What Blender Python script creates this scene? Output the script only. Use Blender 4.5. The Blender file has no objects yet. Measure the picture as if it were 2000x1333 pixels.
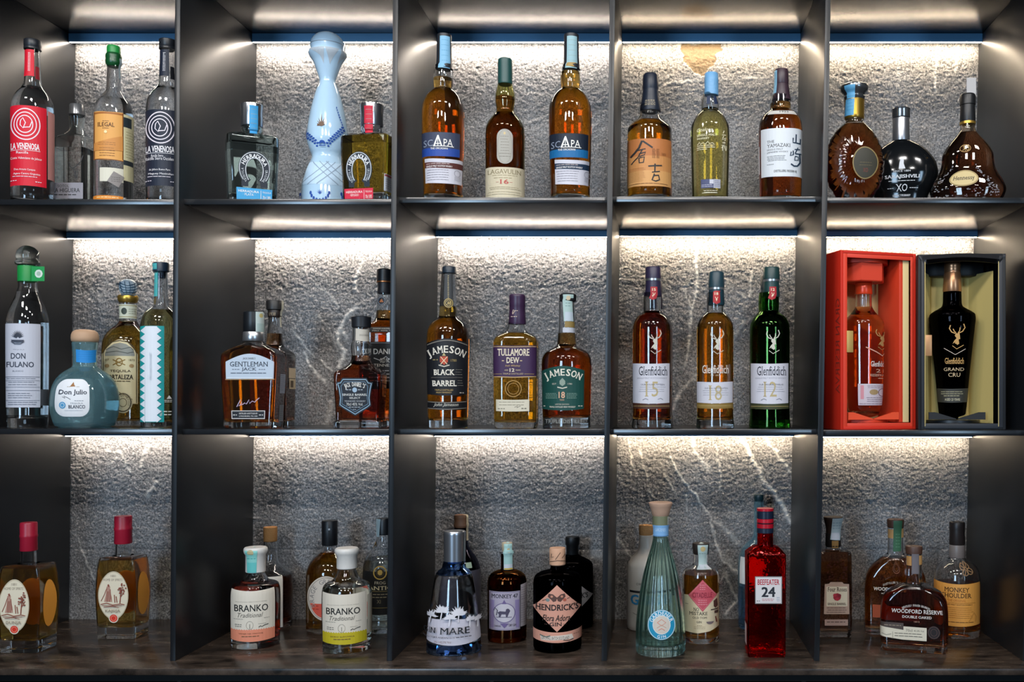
import bpy, bmesh, math, random
import numpy as np
from mathutils import Vector
random.seed(7); RNG = np.random.default_rng(7)
S = bpy.context.scene
COL = S.collection

# ------------------------------------------------------------------ camera, world, lights, exposure
# photo pixel (px,py) of a point at depth y behind the shelf fronts: X=(px-VX)*s, Z=ZE+(VY-py)*s, s=(CD+y)/CD mm
CD, VX, VY, ZE = 1.88, 1285.0, 785.0, 1.457
cam = bpy.data.cameras.new('camera'); cam_o = bpy.data.objects.new('camera', cam); COL.objects.link(cam_o)
cam.sensor_width = 36.0; cam.lens = 1880 / 2000 * 36
cam.shift_x = -(VX - 1000) / 2000; cam.shift_y = (VY - 666.5) / 2000
cam.clip_start = 0.05
cam_o.location = (0, -CD, ZE); cam_o.rotation_euler = (math.pi / 2, 0, 0)
S.camera = cam_o
W = bpy.data.worlds.new('world'); S.world = W; W.use_nodes = True
bg = W.node_tree.nodes['Background']; bg.inputs[0].default_value = (0.74, 0.85, 1.0, 1); bg.inputs[1].default_value = 0.035

def area(name, loc, rot, sx, sy, power, color):
    l = bpy.data.lights.new(name, 'AREA'); l.shape = 'RECTANGLE'; l.size = sx; l.size_y = sy; l.energy = power; l.color = color
    o = bpy.data.objects.new(name, l); COL.objects.link(o); o.location = loc; o.rotation_euler = rot
    return o
R = math.radians
area('window_daylight', (-2.2, -5.4, 1.9), (R(88), 0, R(-22)), 1.0, 1.6, 100, (0.50, 0.74, 1.0))
area('window_daylight', (2.9, -5.2, 1.9), (R(88), 0, R(28)), 0.6, 1.6, 45, (0.50, 0.74, 1.0))
for lx, ly, pw in ((-1.45, -1.3, 11), (-0.6, -1.3, 9.5), (0.25, -1.3, 9.5), (1.1, -1.3, 9.5), (-1.2, -2.9, 13), (-0.2, -2.9, 13), (0.8, -2.9, 13)):
    area('ceiling_lamp', (lx, ly, 2.95), (R(40 if ly > -2 else 58), 0, 0), 0.34, 0.16, pw, (1.0, 0.97, 0.94))
LED = (76.0, 78.0, 47.0)      # strips of the top, middle and bottom row
S.view_settings.view_transform = 'Standard'; S.view_settings.look = 'None'
S.view_settings.exposure = 0.0; S.view_settings.gamma = 1.0; S.view_settings.use_curve_mapping = False
cy = S.cycles
cy.max_bounces = 24; cy.transmission_bounces = 22; cy.glossy_bounces = 5; cy.diffuse_bounces = 3; cy.transparent_max_bounces = 8
cy.caustics_refractive = True; cy.caustics_reflective = False; cy.sample_clamp_indirect = 4.0; cy.blur_glossy = 0.3
cy.use_denoising = True

# ------------------------------------------------------------------ materials
def lin(h):
    h = h.lstrip('#'); o = []
    for i in (0, 2, 4):
        c = int(h[i:i + 2], 16) / 255
        o.append(c / 12.92 if c <= 0.04045 else ((c + 0.055) / 1.055) ** 2.4)
    return tuple(o) + (1,)
MATS = {}
def P(hexc, rough=0.5, metal=0.0, spec=0.5, bump=0.0, bscale=200, coat=0.0):
    k = ('P', hexc, rough, metal, spec, bump, bscale, coat)
    if k in MATS: return MATS[k]
    m = bpy.data.materials.new('finish_' + hexc.strip('#')); m.use_nodes = True
    n = m.node_tree; b = n.nodes['Principled BSDF']
    b.inputs['Base Color'].default_value = lin(hexc); b.inputs['Roughness'].default_value = rough
    b.inputs['Metallic'].default_value = metal; b.inputs['Specular IOR Level'].default_value = spec
    b.inputs['Coat Weight'].default_value = coat
    if bump:
        t = n.nodes.new('ShaderNodeTexNoise'); t.inputs['Scale'].default_value = bscale
        c = n.nodes.new('ShaderNodeTexCoord'); n.links.new(c.outputs['Object'], t.inputs['Vector'])
        u = n.nodes.new('ShaderNodeBump'); u.inputs['Strength'].default_value = bump; u.inputs['Distance'].default_value = 0.002
        n.links.new(t.outputs['Fac'], u.inputs['Height']); n.links.new(u.outputs['Normal'], b.inputs['Normal'])
    MATS[k] = m; return m
def glass(col=(1, 1, 1), ior=1.5, bump=0.0, bscale=60, rough=0.0, lit_tint=None, mf=0.3):
    k = ('G', col, ior, bump, bscale, rough, lit_tint, mf)
    if k in MATS: return MATS[k]
    m = bpy.data.materials.new('bottle_glass'); m.use_nodes = True
    n = m.node_tree; n.nodes.remove(n.nodes['Principled BSDF'])
    g = n.nodes.new('ShaderNodeBsdfGlass'); g.inputs['Color'].default_value = tuple(col) + (1,)
    g.inputs['IOR'].default_value = ior; g.inputs['Roughness'].default_value = rough
    if lit_tint:  # translucent and diffuse share imitates brightness of light inside clear glass
        d = n.nodes.new('ShaderNodeBsdfTranslucent'); d.inputs['Color'].default_value = tuple(lit_tint) + (1,); e = n.nodes.new('ShaderNodeBsdfDiffuse'); e.inputs['Color'].default_value = tuple(lit_tint) + (1,)
        x = n.nodes.new('ShaderNodeMixShader'); x.inputs[0].default_value = 0.5; n.links.new(d.outputs[0], x.inputs[1]); n.links.new(e.outputs[0], x.inputs[2])
        y = n.nodes.new('ShaderNodeMixShader'); y.inputs[0].default_value = mf; n.links.new(g.outputs[0], y.inputs[1]); n.links.new(x.outputs[0], y.inputs[2])
        n.links.new(y.outputs[0], n.nodes['Material Output'].inputs['Surface'])
    else: n.links.new(g.outputs[0], n.nodes['Material Output'].inputs['Surface'])
    if bump:
        t = n.nodes.new('ShaderNodeTexNoise'); t.inputs['Scale'].default_value = bscale
        c = n.nodes.new('ShaderNodeTexCoord'); n.links.new(c.outputs['Object'], t.inputs['Vector'])
        u = n.nodes.new('ShaderNodeBump'); u.inputs['Strength'].default_value = bump; u.inputs['Distance'].default_value = 0.003
        n.links.new(t.outputs['Fac'], u.inputs['Height']); n.links.new(u.outputs['Normal'], g.inputs['Normal'])
    MATS[k] = m; return m
def liq(T=(0.97, 0.97, 0.97), glow=None, gf=0.2):
    """liquid whose light transmission through 70 mm is T"""
    k = ('L', T, glow, gf)
    if k in MATS: return MATS[k]
    m = bpy.data.materials.new('spirit'); m.use_nodes = True
    n = m.node_tree; n.nodes.remove(n.nodes['Principled BSDF'])
    g = n.nodes.new('ShaderNodeBsdfGlass'); g.inputs['Color'].default_value = (1, 1, 1, 1); g.inputs['IOR'].default_value = 1.36; g.inputs['Roughness'].default_value = 0
    if glow:      # translucent share put in to imitate light glowing through the spirit
        d = n.nodes.new('ShaderNodeBsdfTranslucent'); d.inputs['Color'].default_value = tuple(glow) + (1,)
        y = n.nodes.new('ShaderNodeMixShader'); y.inputs[0].default_value = gf; n.links.new(g.outputs[0], y.inputs[1]); n.links.new(d.outputs[0], y.inputs[2])
        n.links.new(y.outputs[0], n.nodes['Material Output'].inputs['Surface'])
    else: n.links.new(g.outputs[0], n.nodes['Material Output'].inputs['Surface'])
    kk = [-math.log(max(t, 1e-4)) / 0.07 for t in T]; mx = max(kk)
    v = n.nodes.new('ShaderNodeVolumeAbsorption'); v.inputs['Density'].default_value = mx
    v.inputs['Color'].default_value = tuple(1 - q / mx for q in kk) + (1,)
    n.links.new(v.outputs[0], n.nodes['Material Output'].inputs['Volume'])
    MATS[k] = m; return m
def M(x):
    """colour string -> material: '#rrggbb' paper/ink, 'gold', 'silver', 'copper', or a material"""
    if not isinstance(x, str): return x
    if x == 'gold': return P('#c9a24a', 0.32, 0.85)
    if x == 'paleg': return P('#d8bd7c', 0.4, 0.6)
    if x == 'silver': return P('#c8cacd', 0.28, 0.9)
    if x == 'copper': return P('#b5764a', 0.35, 0.8)
    return P(x, 0.55, 0, 0.4)

# ------------------------------------------------------------------ object helpers
def tag(o, label=None, cat=None, group=None, kind=None):
    for k, v in (('label', label), ('category', cat), ('group', group), ('kind', kind)):
        if v: o[k] = v
    return o
def empty(name, loc, rz=0):
    o = bpy.data.objects.new(name, None); COL.objects.link(o); o.location = loc; o.rotation_euler = (0, 0, rz)
    o.empty_display_size = 0.02
    return o
def link(name, me, parent=None):
    o = bpy.data.objects.new(name, me); COL.objects.link(o)
    if parent is not None: o.parent = parent
    return o
def finish(bm, name, mats, parent=None, sharp=38, smooth=True):
    bmesh.ops.remove_doubles(bm, verts=bm.verts, dist=1e-6)
    bm.normal_update()
    if smooth:
        ca = math.radians(sharp)
        for f in bm.faces: f.smooth = True
        for e in bm.edges:
            if len(e.link_faces) == 2 and e.calc_face_angle(0) > ca: e.smooth = False
    me = bpy.data.meshes.new(name); bm.to_mesh(me); bm.free()
    for m in (mats if isinstance(mats, (list, tuple)) else [mats]): me.materials.append(M(m))
    return link(name, me, parent)
def box(bm, x0, x1, y0, y1, z0, z1, bev=0.0, skew=0.0, mi=0):
    """axis box; skew shifts x per metre of z (a leaning panel)"""
    vs = [bm.verts.new((x + skew * z, y, z)) for z in (z0, z1) for y in (y0, y1) for x in (x0, x1)]
    fs = [(0, 2, 3, 1), (4, 5, 7, 6), (0, 1, 5, 4), (2, 6, 7, 3), (0, 4, 6, 2), (1, 3, 7, 5)]
    F = [bm.faces.new([vs[i] for i in f]) for f in fs]
    for f in F: f.material_index = mi
    if bev:
        es = list({e for f in F for e in f.edges})
        r = bmesh.ops.bevel(bm, geom=es, offset=bev, segments=2, affect='EDGES', profile=0.5)
        for f in r['faces']: f.material_index = mi
    return vs
def loft(bm, rings, close0=True, close1=True, mi=0, c0=None, c1=None):
    """rings: list of (M,3) arrays"""
    V = [[bm.verts.new(p) for p in r] for r in rings]
    n = len(V[0])
    for a, b in zip(V[:-1], V[1:]):
        for i in range(n):
            j = (i + 1) % n
            f = bm.faces.new((a[i], a[j], b[j], b[i])); f.material_index = mi
    for ok, ring, c, flip in ((close0, V[0], c0, True), (close1, V[-1], c1, False)):
        if not ok: continue
        cc = bm.verts.new(c if c is not None else np.mean([v.co for v in ring], axis=0))
        for i in range(n):
            j = (i + 1) % n
            f = bm.faces.new((ring[j], ring[i], cc) if flip else (ring[i], ring[j], cc)); f.material_index = mi

def pchip(t, y, q):
    t = np.asarray(t, float); y = np.asarray(y, float); q = np.asarray(q, float)
    h = np.diff(t); d = np.diff(y) / h; n = len(t); m = np.zeros(n)
    if n == 2: m[:] = d[0]
    else:
        for i in range(1, n - 1):
            if d[i - 1] * d[i] > 0:
                w1 = 2 * h[i] + h[i - 1]; w2 = h[i] + 2 * h[i - 1]
                m[i] = (w1 + w2) / (w1 / d[i - 1] + w2 / d[i])
        m[0] = d[0]; m[-1] = d[-1]
    i = np.clip(np.searchsorted(t, q, side='right') - 1, 0, n - 2)
    s = (q - t[i]) / h[i]
    return ((1 + 2 * s) * (1 - s) ** 2) * y[i] + s * (1 - s) ** 2 * h[i] * m[i] + s * s * (3 - 2 * s) * y[i + 1] + s * s * (s - 1) * h[i] * m[i + 1]

KQ = 10
def section(a, b, r, z, kq=KQ):
    """closed outline starting at the front middle (-y) going to +x; rounded rectangle / ellipse"""
    rx, ry = max(min(r, a), 1e-5), max(min(r, b), 1e-5)
    pts = []
    def arc(cx, cy_, a0):
        for i in range(kq + 1):
            t = math.radians(a0 + 90.0 * i / kq); pts.append((cx + rx * math.cos(t), cy_ + ry * math.sin(t)))
    fx, fy = a - rx, b - ry
    ix, iy = min(0.0015, fx / 3), min(0.0015, fy / 3)
    pts.append((0, -b)); pts.append((fx - ix, -b)); arc(fx, -fy, -90)
    pts.append((a, -fy + iy)); pts.append((a, fy - iy)); arc(fx, fy, 0)
    pts.append((fx - ix, b)); pts.append((-fx + ix, b)); arc(-fx, fy, 90)
    pts.append((-a, fy - iy)); pts.append((-a, -fy + iy)); arc(-fx, -fy, 180)
    pts.append((-fx + ix, -b))
    p = np.array(pts); return np.column_stack([p, np.full(len(p), z)])

# ------------------------------------------------------------------ zoomed-photo coordinates
class Cell: pass
C = Cell()
def cell(x0, y0, f, shelf, counter=False):
    C.x0, C.y0, C.f, C.shelf, C.counter = x0, y0, f, shelf, counter
FLOORZ = -0.5071      # counter top relative to the eye
def X(zx): return C.x0 + zx / C.f
def Y(zy): return C.y0 + zy / C.f
def sc(y): return (CD + y) / CD / 1000.0

# ------------------------------------------------------------------ text
_tc = bpy.data.curves.new('t', 'FONT'); _to = bpy.data.objects.new('t', _tc)
_cache = {}
def glyphs(txt, bold=0.0, shear=0.0):
    k = (txt, bold, shear)
    if k not in _cache:
        serif = txt[:1] == '^'; _tc.body = txt.lstrip('^'); _tc.resolution_u = 2; _tc.shear = shear
        _to.to_mesh_clear(); me = _to.to_mesh()
        v = np.array([tuple(w.co)[:2] for w in me.vertices]).reshape(-1, 2)
        f = [tuple(p.vertices) for p in me.polygons]
        if serif and len(v):      # small feet on the stem ends
            cnt = {}
            for q in f:
                for i in range(len(q)):
                    e_ = tuple(sorted((q[i], q[(i + 1) % len(q)]))); cnt[e_] = cnt.get(e_, 0) + 1
            ext = []; f = list(f); n0 = len(v)
            for (i, j), c_ in cnt.items():
                a, b_ = v[i], v[j]
                if c_ == 1 and abs(a[1] - b_[1]) < 2e-3 and 0.03 < abs(a[0] - b_[0]) < 0.2:
                    x0, x1, y = min(a[0], b_[0]) - 0.05, max(a[0], b_[0]) + 0.05, a[1]
                    up = 0.035 if y < 0.2 else -0.035
                    k_ = n0 + len(ext); ext += [(x0, y), (x1, y), (x1, y + up), (x0, y + up)]; f.append((k_, k_ + 1, k_ + 2, k_ + 3))
            if ext: v = np.concatenate([v, np.array(ext)])
        if bold and len(v):
            n = len(v); g = f; vs = []; f = []
            for k_, (dx, dy) in enumerate(((-1, -.6), (1, .6), (-1, .6), (1, -.6))):
                vs.append(v + np.array([dx, dy]) * bold); f += [tuple(i + n * k_ for i in q) for q in g]
            v = np.concatenate(vs)
        _cache[k] = (v, f)
    return _cache[k]

# polygon shapes in zoom coordinates
def rect(x0, y0, x1, y1): return [(x0, y0), (x1, y0), (x1, y1), (x0, y1)]
def rrect(x0, y0, x1, y1, r, n=6):
    o = []
    for cx, cy_, a in ((x1 - r, y1 - r, 0), (x0 + r, y1 - r, 90), (x0 + r, y0 + r, 180), (x1 - r, y0 + r, 270)):
        for i in range(n + 1):
            t = math.radians(a + 90 * i / n); o.append((cx + r * math.cos(t), cy_ + r * math.sin(t)))
    return o
def ell(cx, cy_, rx, ry, n=36, a0=0, a1=360):
    return [(cx + rx * math.cos(math.radians(a0 + (a1 - a0) * i / n)), cy_ - ry * math.sin(math.radians(a0 + (a1 - a0) * i / n))) for i in range(n + (a1 - a0 < 360))]
def arch(x0, y0, x1, y1, rise, n=14):
    o = [(x0, y1)]
    for i in range(n + 1):
        u = i / n; o.append((x0 + (x1 - x0) * u, y0 + rise * (1 - math.sin(math.pi * u)) if True else 0))
    return o + [(x1, y1)]
def diamond(cx, cy_, rx, ry): return [(cx - rx, cy_), (cx, cy_ - ry), (cx + rx, cy_), (cx, cy_ + ry)]
def bow(x0, y0, x1, y1, sag, n=10):
    """band whose top and bottom sag in the middle (paper round a bottle)"""
    t = [(x0 + (x1 - x0) * i / n, sag * math.sin(math.pi * i / n)) for i in range(n + 1)]
    return [(x, y0 + s) for x, s in t] + [(x, y1 + s) for x, s in reversed(t)]

class Bottle:
    """one bottle thing; all numbers in zoomed-photo pixels of the current cell, depths y in metres"""
    def __init__(s, name, label, cx, prof, yc=None, yf=None, rot=None, facing=None, cat='bottle', base_z=None, group=None, kq=KQ, disp=None, z0=None):
        f = C.f
        s.kq = kq; s.disp = disp
        cxp = X(cx)
        hd = next((p[2] for p in prof if len(p) > 2), prof[0][1])
        if yc is None:
            yc = yf + hd / f * sc(yf)
            s.boxf = True
            sx = sc(yf)
            s.xc = (cxp - VX) * sx
        else:
            s.boxf = False; s.xc = (cxp - VX) * sc(yc)
        s.yc = yc; s.cx = cxp
        th = math.atan2(-s.xc, CD + yc); s.th = th; cth = math.cos(th)
        s.rot = 0.0 if (rot is None and facing is None) else (math.radians(rot) if rot is not None else th + math.radians(facing))
        s.floor = (FLOORZ if C.counter else C.shelf) if z0 is None else z0
        sy, sf = sc(yc), sc(yf if yf is not None else yc)
        s.sy = sy; s.cth = cth
        zs, aa, bb, rr = [], [], [], []
        for p in prof:
            box_ = len(p) > 2
            k = sf if (s.boxf and box_) else sy
            z = 0.0 if p[0] is None else (VY - Y(p[0])) * k - s.floor
            c = 1.0 if (s.boxf and box_) else cth
            a = p[1] / f * k * c
            if box_: b = p[2] / f * k; r = p[3] / f * k if len(p) > 3 else a
            else: b = r = a
            zs.append(z); aa.append(a); bb.append(b); rr.append(r)
        t = np.concatenate([[0], np.cumsum(np.hypot(np.diff(zs), np.diff(aa)) + 1e-6)])
        q = [0.0]
        for i in range(len(t) - 1):
            n = int(min(14, max(2, math.ceil((t[i + 1] - t[i]) / 0.0025))))
            q += list(t[i] + (t[i + 1] - t[i]) * np.arange(1, n + 1) / n)
        q = np.array(q)
        s.z = np.maximum.accumulate(pchip(t, zs, q)); s.a = pchip(t, aa, q); s.b = pchip(t, bb, q)
        s.r = np.minimum(pchip(t, rr, q), 10)
        s.caps = []
        s.o = tag(empty(name, (s.xc, yc, ZE + s.floor + 0.0004), s.rot), label, cat, group)
        s.tab = None
    def Z(s, zy, y=None):
        return (VY - Y(zy)) * sc(s.yc if y is None else y) - s.floor
    def ring(s, i, inset=0.0, dz=0.0, scale=None):
        a, b, r = s.a[i] - inset, s.b[i] - inset, s.r[i]
        full = r >= min(s.a[i], s.b[i]) - 1e-6
        r = 10 if full and r >= max(s.a[i], s.b[i]) - 1e-6 else max(r - inset, 0.0008)
        p = section(max(a, 0.0008), max(b, 0.0008), r, s.z[i] + dz, s.kq)
        return p
    def body(s, mat=None, wall=0.0022, base=0.009, fill=None, liquid=None, name='glass_body', mouth=None):
        """glass shell with an inner wall, and the spirit inside up to zy=fill"""
        mat = mat or glass()
        bm = bmesh.new(); n = len(s.z)
        e = min(0.0025, s.a[0] * 0.2)
        outer = []
        for ins, dz in ((e, 0.0), (e * 0.35, 0.0005), (0.0, 0.0022)):
            p = s.ring(0, ins); p[:, 2] = dz; outer.append(p)
        outer += [s.ring(i) for i in range(n) if s.z[i] > 0.0026]
        if s.disp: outer = [s.disp(p, s) for p in outer]
        zi = [i for i in range(n) if s.z[i] > base + 0.004]
        def inner(g):
            i0 = zi[0]; L = []
            for ins, dz in ((0.0055, 0.0), (0.002, 0.0012), (0.0004, 0.0036)):
                p = s.ring(i0, wall - g + ins); p[:, 2] = base - g + dz; L.append(p)
            L += [s.ring(i, wall - g) for i in zi]
            return L
        inn = inner(0.0)
        rings = outer + inn[::-1]
        bot_c = (0, 0, 0.0022)
        loft(bm, rings, True, True, c0=bot_c, c1=(0, 0, base + 0.0012))
        finish(bm, name, mat, s.o)
        if liquid is not None:
            g = 0.00012
            zl = s.Z(fill) if fill is not None else s.z[-1]
            L = [p for p in inner(g) if p[0, 2] < zl - 0.0004]
            # last ring exactly at the level
            a, b, r = (np.interp(zl, s.z, v) for v in (s.a, s.b, s.r))
            ww = wall - g
            p = section(max(a - ww, 0.0008), max(b - ww, 0.0008), 10 if r >= max(a, b) - 1e-5 else max(r - ww, 0.0008), zl, s.kq)
            L.append(p)
            bm = bmesh.new(); loft(bm, L, True, True, c0=(0, 0, base - g + 0.0012), c1=(0, 0, zl)); finish(bm, 'liquid', liquid, s.o)
        return s
    def solid(s, mat, name='body'):
        bm = bmesh.new(); e = 0.002
        L = []
        for ins, dz in ((e, 0.0), (0.0005, 0.0005), (0.0, 0.002)):
            p = s.ring(0, ins); p[:, 2] = dz; L.append(p)
        L += [s.ring(i) for i in range(len(s.z)) if s.z[i] > 0.0024]
        if s.disp: L = [s.disp(p, s) for p in L]
        loft(bm, L); finish(bm, name, mat, s.o, 50); return s
    def cap(s, name, mat, pts, dx=0.0, raw=False, smooth=60, seg=40, parent=None, label=None):
        """turned solid on the axis: pts (zy, half width) from bottom to top"""
        k = s.sy * s.cth / C.f
        zz = [s.Z(p[0]) for p in pts]; rr = [p[1] * k for p in pts]
        L = []
        ang = np.linspace(0, 2 * math.pi, seg, endpoint=False)
        for z, r in zip(zz, rr):
            L.append(np.column_stack([r * np.cos(ang) + dx * k, r * np.sin(ang), np.full(seg, z)]))
        bm = bmesh.new(); loft(bm, L)
        o = finish(bm, name, mat, parent or s.o, 40 if smooth == 60 else smooth)
        if label: o['label'] = label
        s.caps.append((np.array(zz), np.array(rr), dx * k)); s.tab = None
        return o
    # ---- surface tables for wrapping paper
    def table(s):
        if s.tab is not None: return s.tab
        zt = max([s.z[-1]] + [c[0].max() for c in s.caps])
        zs = np.arange(0, zt + 0.001, 0.001)
        T = []
        for z in zs:
            if z <= s.z[-1]: a, b, r = (float(np.interp(z, s.z, v)) for v in (s.a, s.b, s.r))
            else: a = b = 0.001; r = 10
            ox = 0.0
            for cz, cr, cdx in s.caps:
                if cz.min() - 1e-4 <= z <= cz.max() + 1e-4:
                    o = np.argsort(cz, kind='stable'); q = float(np.interp(z, cz[o], cr[o]))
                    if q > a: a = b = q; r = 10; ox = cdx
            T.append(section(a, b, r, z, s.kq)[:, :2] + np.array([ox, 0.0]))
        T = np.array(T); s.tab = (zs, T); return s.tab
    def lab(s, name, poly, color, els=(), lift=0.0004, du=0.0025, dv=0.006, parent=None, label=None, zy_ref=None, double=False):
        """paper / print wrapped on the surface; poly and els in zoom pixels as seen in the photo"""
        zs, T = s.table()
        allp = list(poly) if poly else []
        for e in els:
            if e[0] in 'T': allp += [(e[2], e[4]), (e[3], e[5])]
            elif e[0] == 'R' : allp += [(e[1], e[2]), (e[3], e[4])]
            elif e[0] in 'EOA': o_ = 2 if e[0] == 'A' else 1; allp += [(e[o_] - e[o_ + 2], e[o_ + 1] - e[o_ + 3]), (e[o_] + e[o_ + 2], e[o_ + 1] + e[o_ + 3])]
            elif e[0] in 'PL': allp += list(e[1])
            elif e[0] == 'D': allp += [(e[1], e[3]), (e[2], e[3] + e[4] * e[5])]
        ymid = (min(p[1] for p in allp) + max(p[1] for p in allp)) / 2 if zy_ref is None else zy_ref
        xmid = (min(p[0] for p in allp) + max(p[0] for p in allp)) / 2
        zref = min(max(s.Z(ymid, max(0.0, s.yc - 0.03)), 0.0), zs[-1])
        ir = int(np.clip(round(zref / 0.001), 0, len(zs) - 1))
        sec = T[ir]; n = len(sec)
        cR, sR = math.cos(s.rot), math.sin(s.rot)
        wx = s.xc + cR * sec[:, 0] - sR * sec[:, 1]; wy = s.yc + sR * sec[:, 0] + cR * sec[:, 1]
        px = VX + wx / (CD + wy) * 1880
        nxt = np.roll(sec, -1, 0); seg = np.hypot(*(nxt - sec).T); cum = np.concatenate([[0], np.cumsum(seg)])
        per = cum[-1]
        # visible run around the front: px increases with u
        tt = np.arange(-(n // 2), n // 2 + 1)
        uu = np.array([cum[i % n] + (i // n) * per for i in tt]); pp = np.array([px[i % n] for i in tt]); yy = np.array([wy[i % n] for i in tt])
        c0 = int(np.argmin(yy))
        lo = c0
        while lo > 0 and pp[lo - 1] < pp[lo] + 1e-9: lo -= 1
        hi = c0
        while hi < len(tt) - 1 and pp[hi + 1] > pp[hi] - 1e-9: hi += 1
        pv, uv, yv = pp[lo:hi + 1], uu[lo:hi + 1], yy[lo:hi + 1]
        ym = float(np.interp(X(xmid), pv, yv)); sl = sc(ym)
        def U(zx):
            p = np.asarray([X(v) for v in np.atleast_1d(zx)])
            u = np.interp(p, pv, uv)
            return u + np.where(p < pv[0], (p - pv[0]) * sl, 0) + np.where(p > pv[-1], (p - pv[-1]) * sl, 0)
        def V(zy): return (VY - np.asarray([Y(v) for v in np.atleast_1d(zy)])) * sl - s.floor
        bm = bmesh.new(); mats = []
        def mi(c):
            m = M(c)
            if m not in mats: mats.append(m)
            return mats.index(m)
        lay = [0]
        def add(vx, vy, faces, c, copies=1):
            u, v = U(vx), V(vy); k = mi(c); L = lay[0]
            m_ = max(1, len(u) // copies); vs = [bm.verts.new((a, b, L + 0.22 * (i // m_))) for i, (a, b) in enumerate(zip(u, v))]
            for f in faces:
                try: bm.faces.new([vs[i] for i in f]).material_index = k
                except ValueError: pass
        def addp(pl, c):
            x = [p[0] for p in pl]; y = [p[1] for p in pl]
            # subdivide long straight edges so that the pixel mapping stays exact
            X2, Y2 = [], []
            for i in range(len(x)):
                j = (i + 1) % len(x); m = max(1, int(abs(x[j] - x[i]) / 12))
                for q in range(m): X2.append(x[i] + (x[j] - x[i]) * q / m); Y2.append(y[i] + (y[j] - y[i]) * q / m)
            add(X2, Y2, [list(range(len(X2)))], c)
        def stroke(pl, w, c):
            p = np.array(pl, float); d = np.gradient(p, axis=0); d /= np.maximum(np.hypot(d[:, 0], d[:, 1])[:, None], 1e-6)
            nn = np.column_stack([-d[:, 1], d[:, 0]]) * w / 2
            a, b = p + nn, p - nn; m = len(p)
            add(np.concatenate([a[:, 0], b[:, 0]]), np.concatenate([a[:, 1], b[:, 1]]), [(i, i + 1, m + i + 1, m + i) for i in range(m - 1)], c)
        if poly: addp(poly, color)
        for e in els:
            lay[0] += 1; k = e[0]
            if k == 'T':
                _, txt, x0, x1, y0, y1, c = e[:7]
                v, f = glyphs(txt, e[7] if len(e) > 7 else 0.0, e[8] if len(e) > 8 else 0.0)
                if not len(v): continue
                mn, mxx = v.min(0), v.max(0); w = (v - mn) / np.maximum(mxx - mn, 1e-6)
                add(x0 + w[:, 0] * (x1 - x0), y1 - w[:, 1] * (y1 - y0), f, c, 4 if len(e) > 7 and e[7] else 1)
            elif k == 'A':
                _, txt, cx, cy_, rx, ry, a0, a1, h, c = e[:10]; b = e[10] if len(e) > 10 else 0.0
                N = len(txt)
                sf_ = '^' if txt[0] == '^' else ''; txt = txt.lstrip('^'); N = len(txt); vH, _f = glyphs('H', b); hh = np.ptp(vH[:, 1])
                for i, ch in enumerate(txt):
                    if ch == ' ': continue
                    v, f = glyphs(sf_ + ch, b)
                    if not len(v): continue
                    an = math.radians(a0 + (a1 - a0) * (i / max(N - 1, 1)))
                    w = v.copy(); w[:, 0] -= (w[:, 0].min() + w[:, 0].max()) / 2; w[:, 1] -= hh / 2; w *= h / hh
                    stp = math.radians(abs(a1 - a0) / max(N - 1, 1)) * (rx + ry) / 2; gw = np.ptp(w[:, 0]); w[:, 0] *= min(1.0, stp * 0.9 / max(gw, 1e-6))
                    up = np.array([math.cos(an), -math.sin(an)]); sg = 1 if a1 < a0 else -1
                    up *= sg; rt = np.array([-up[1], up[0]])
                    p = np.array([cx + rx * math.cos(an), cy_ - ry * math.sin(an)]) + w[:, :1] * rt + w[:, 1:] * up
                    add(p[:, 0], p[:, 1], f, c, 4 if b else 1)
            elif k == 'R': addp(rect(*e[1:5]), e[5])
            elif k == 'E': addp(ell(*e[1:5]), e[5])
            elif k == 'O':
                _, cx, cy_, rx, ry, w, c = e; o = ell(cx, cy_, rx, ry, 40); stroke(o + [o[0]], w, c)
            elif k == 'P': addp(e[1], e[2])
            elif k == 'L': stroke(e[1], e[2], e[3])
            elif k == 'D':
                _, x0, x1, y0, nl, dy, h, c = e
                for r_ in range(nl):
                    x = x0 + (0 if nl == 1 else random.uniform(0, 0.06) * (x1 - x0)); xe = x1 - random.uniform(0, 0.12) * (x1 - x0)
                    while x < xe:
                        w = min(random.uniform(0.06, 0.16) * (x1 - x0) + h, xe - x)
                        if w > h * 0.6: add([x, x + w, x + w, x], [y0 + r_ * dy, y0 + r_ * dy, y0 + r_ * dy + h * .62, y0 + r_ * dy + h * .62], [(0, 1, 2, 3)], c)
                        x += w + h * 0.55
        bmesh.ops.triangulate(bm, faces=[f for f in bm.faces if len(f.verts) > 4])
        if not bm.verts: bm.free(); return None
        us = [v.co.x for v in bm.verts]; vsn = [v.co.y for v in bm.verts]
        def cut(lo_, hi_, d, ax):
            k = math.ceil(lo_ / d)
            while k * d < hi_:
                co = [0, 0, 0]; no = [0, 0, 0]; co[ax] = k * d; no[ax] = 1
                bmesh.ops.bisect_plane(bm, geom=bm.verts[:] + bm.edges[:] + bm.faces[:], dist=1e-7, plane_co=co, plane_no=no)
                k += 1
        cut(min(us), max(us), du, 0); cut(min(vsn), max(vsn), dv, 1)
        vv = np.array([tuple(v.co) for v in bm.verts])
        # u -> fractional index at the reference level
        tidx = np.interp(vv[:, 0], uu, tt.astype(float))
        i0 = np.floor(tidx).astype(int); fr = (tidx - i0)[:, None]
        zc = np.clip(vv[:, 1] / 0.001, 0, len(zs) - 1.001); k0 = zc.astype(int); fz = (zc - k0)[:, None]
        def at(k, i): return T[k, i % n]
        A = at(k0, i0) * (1 - fz) + at(np.minimum(k0 + 1, len(zs) - 1), i0) * fz
        B = at(k0, i0 + 1) * (1 - fz) + at(np.minimum(k0 + 1, len(zs) - 1), i0 + 1) * fz
        pos = A * (1 - fr) + B * fr
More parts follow.
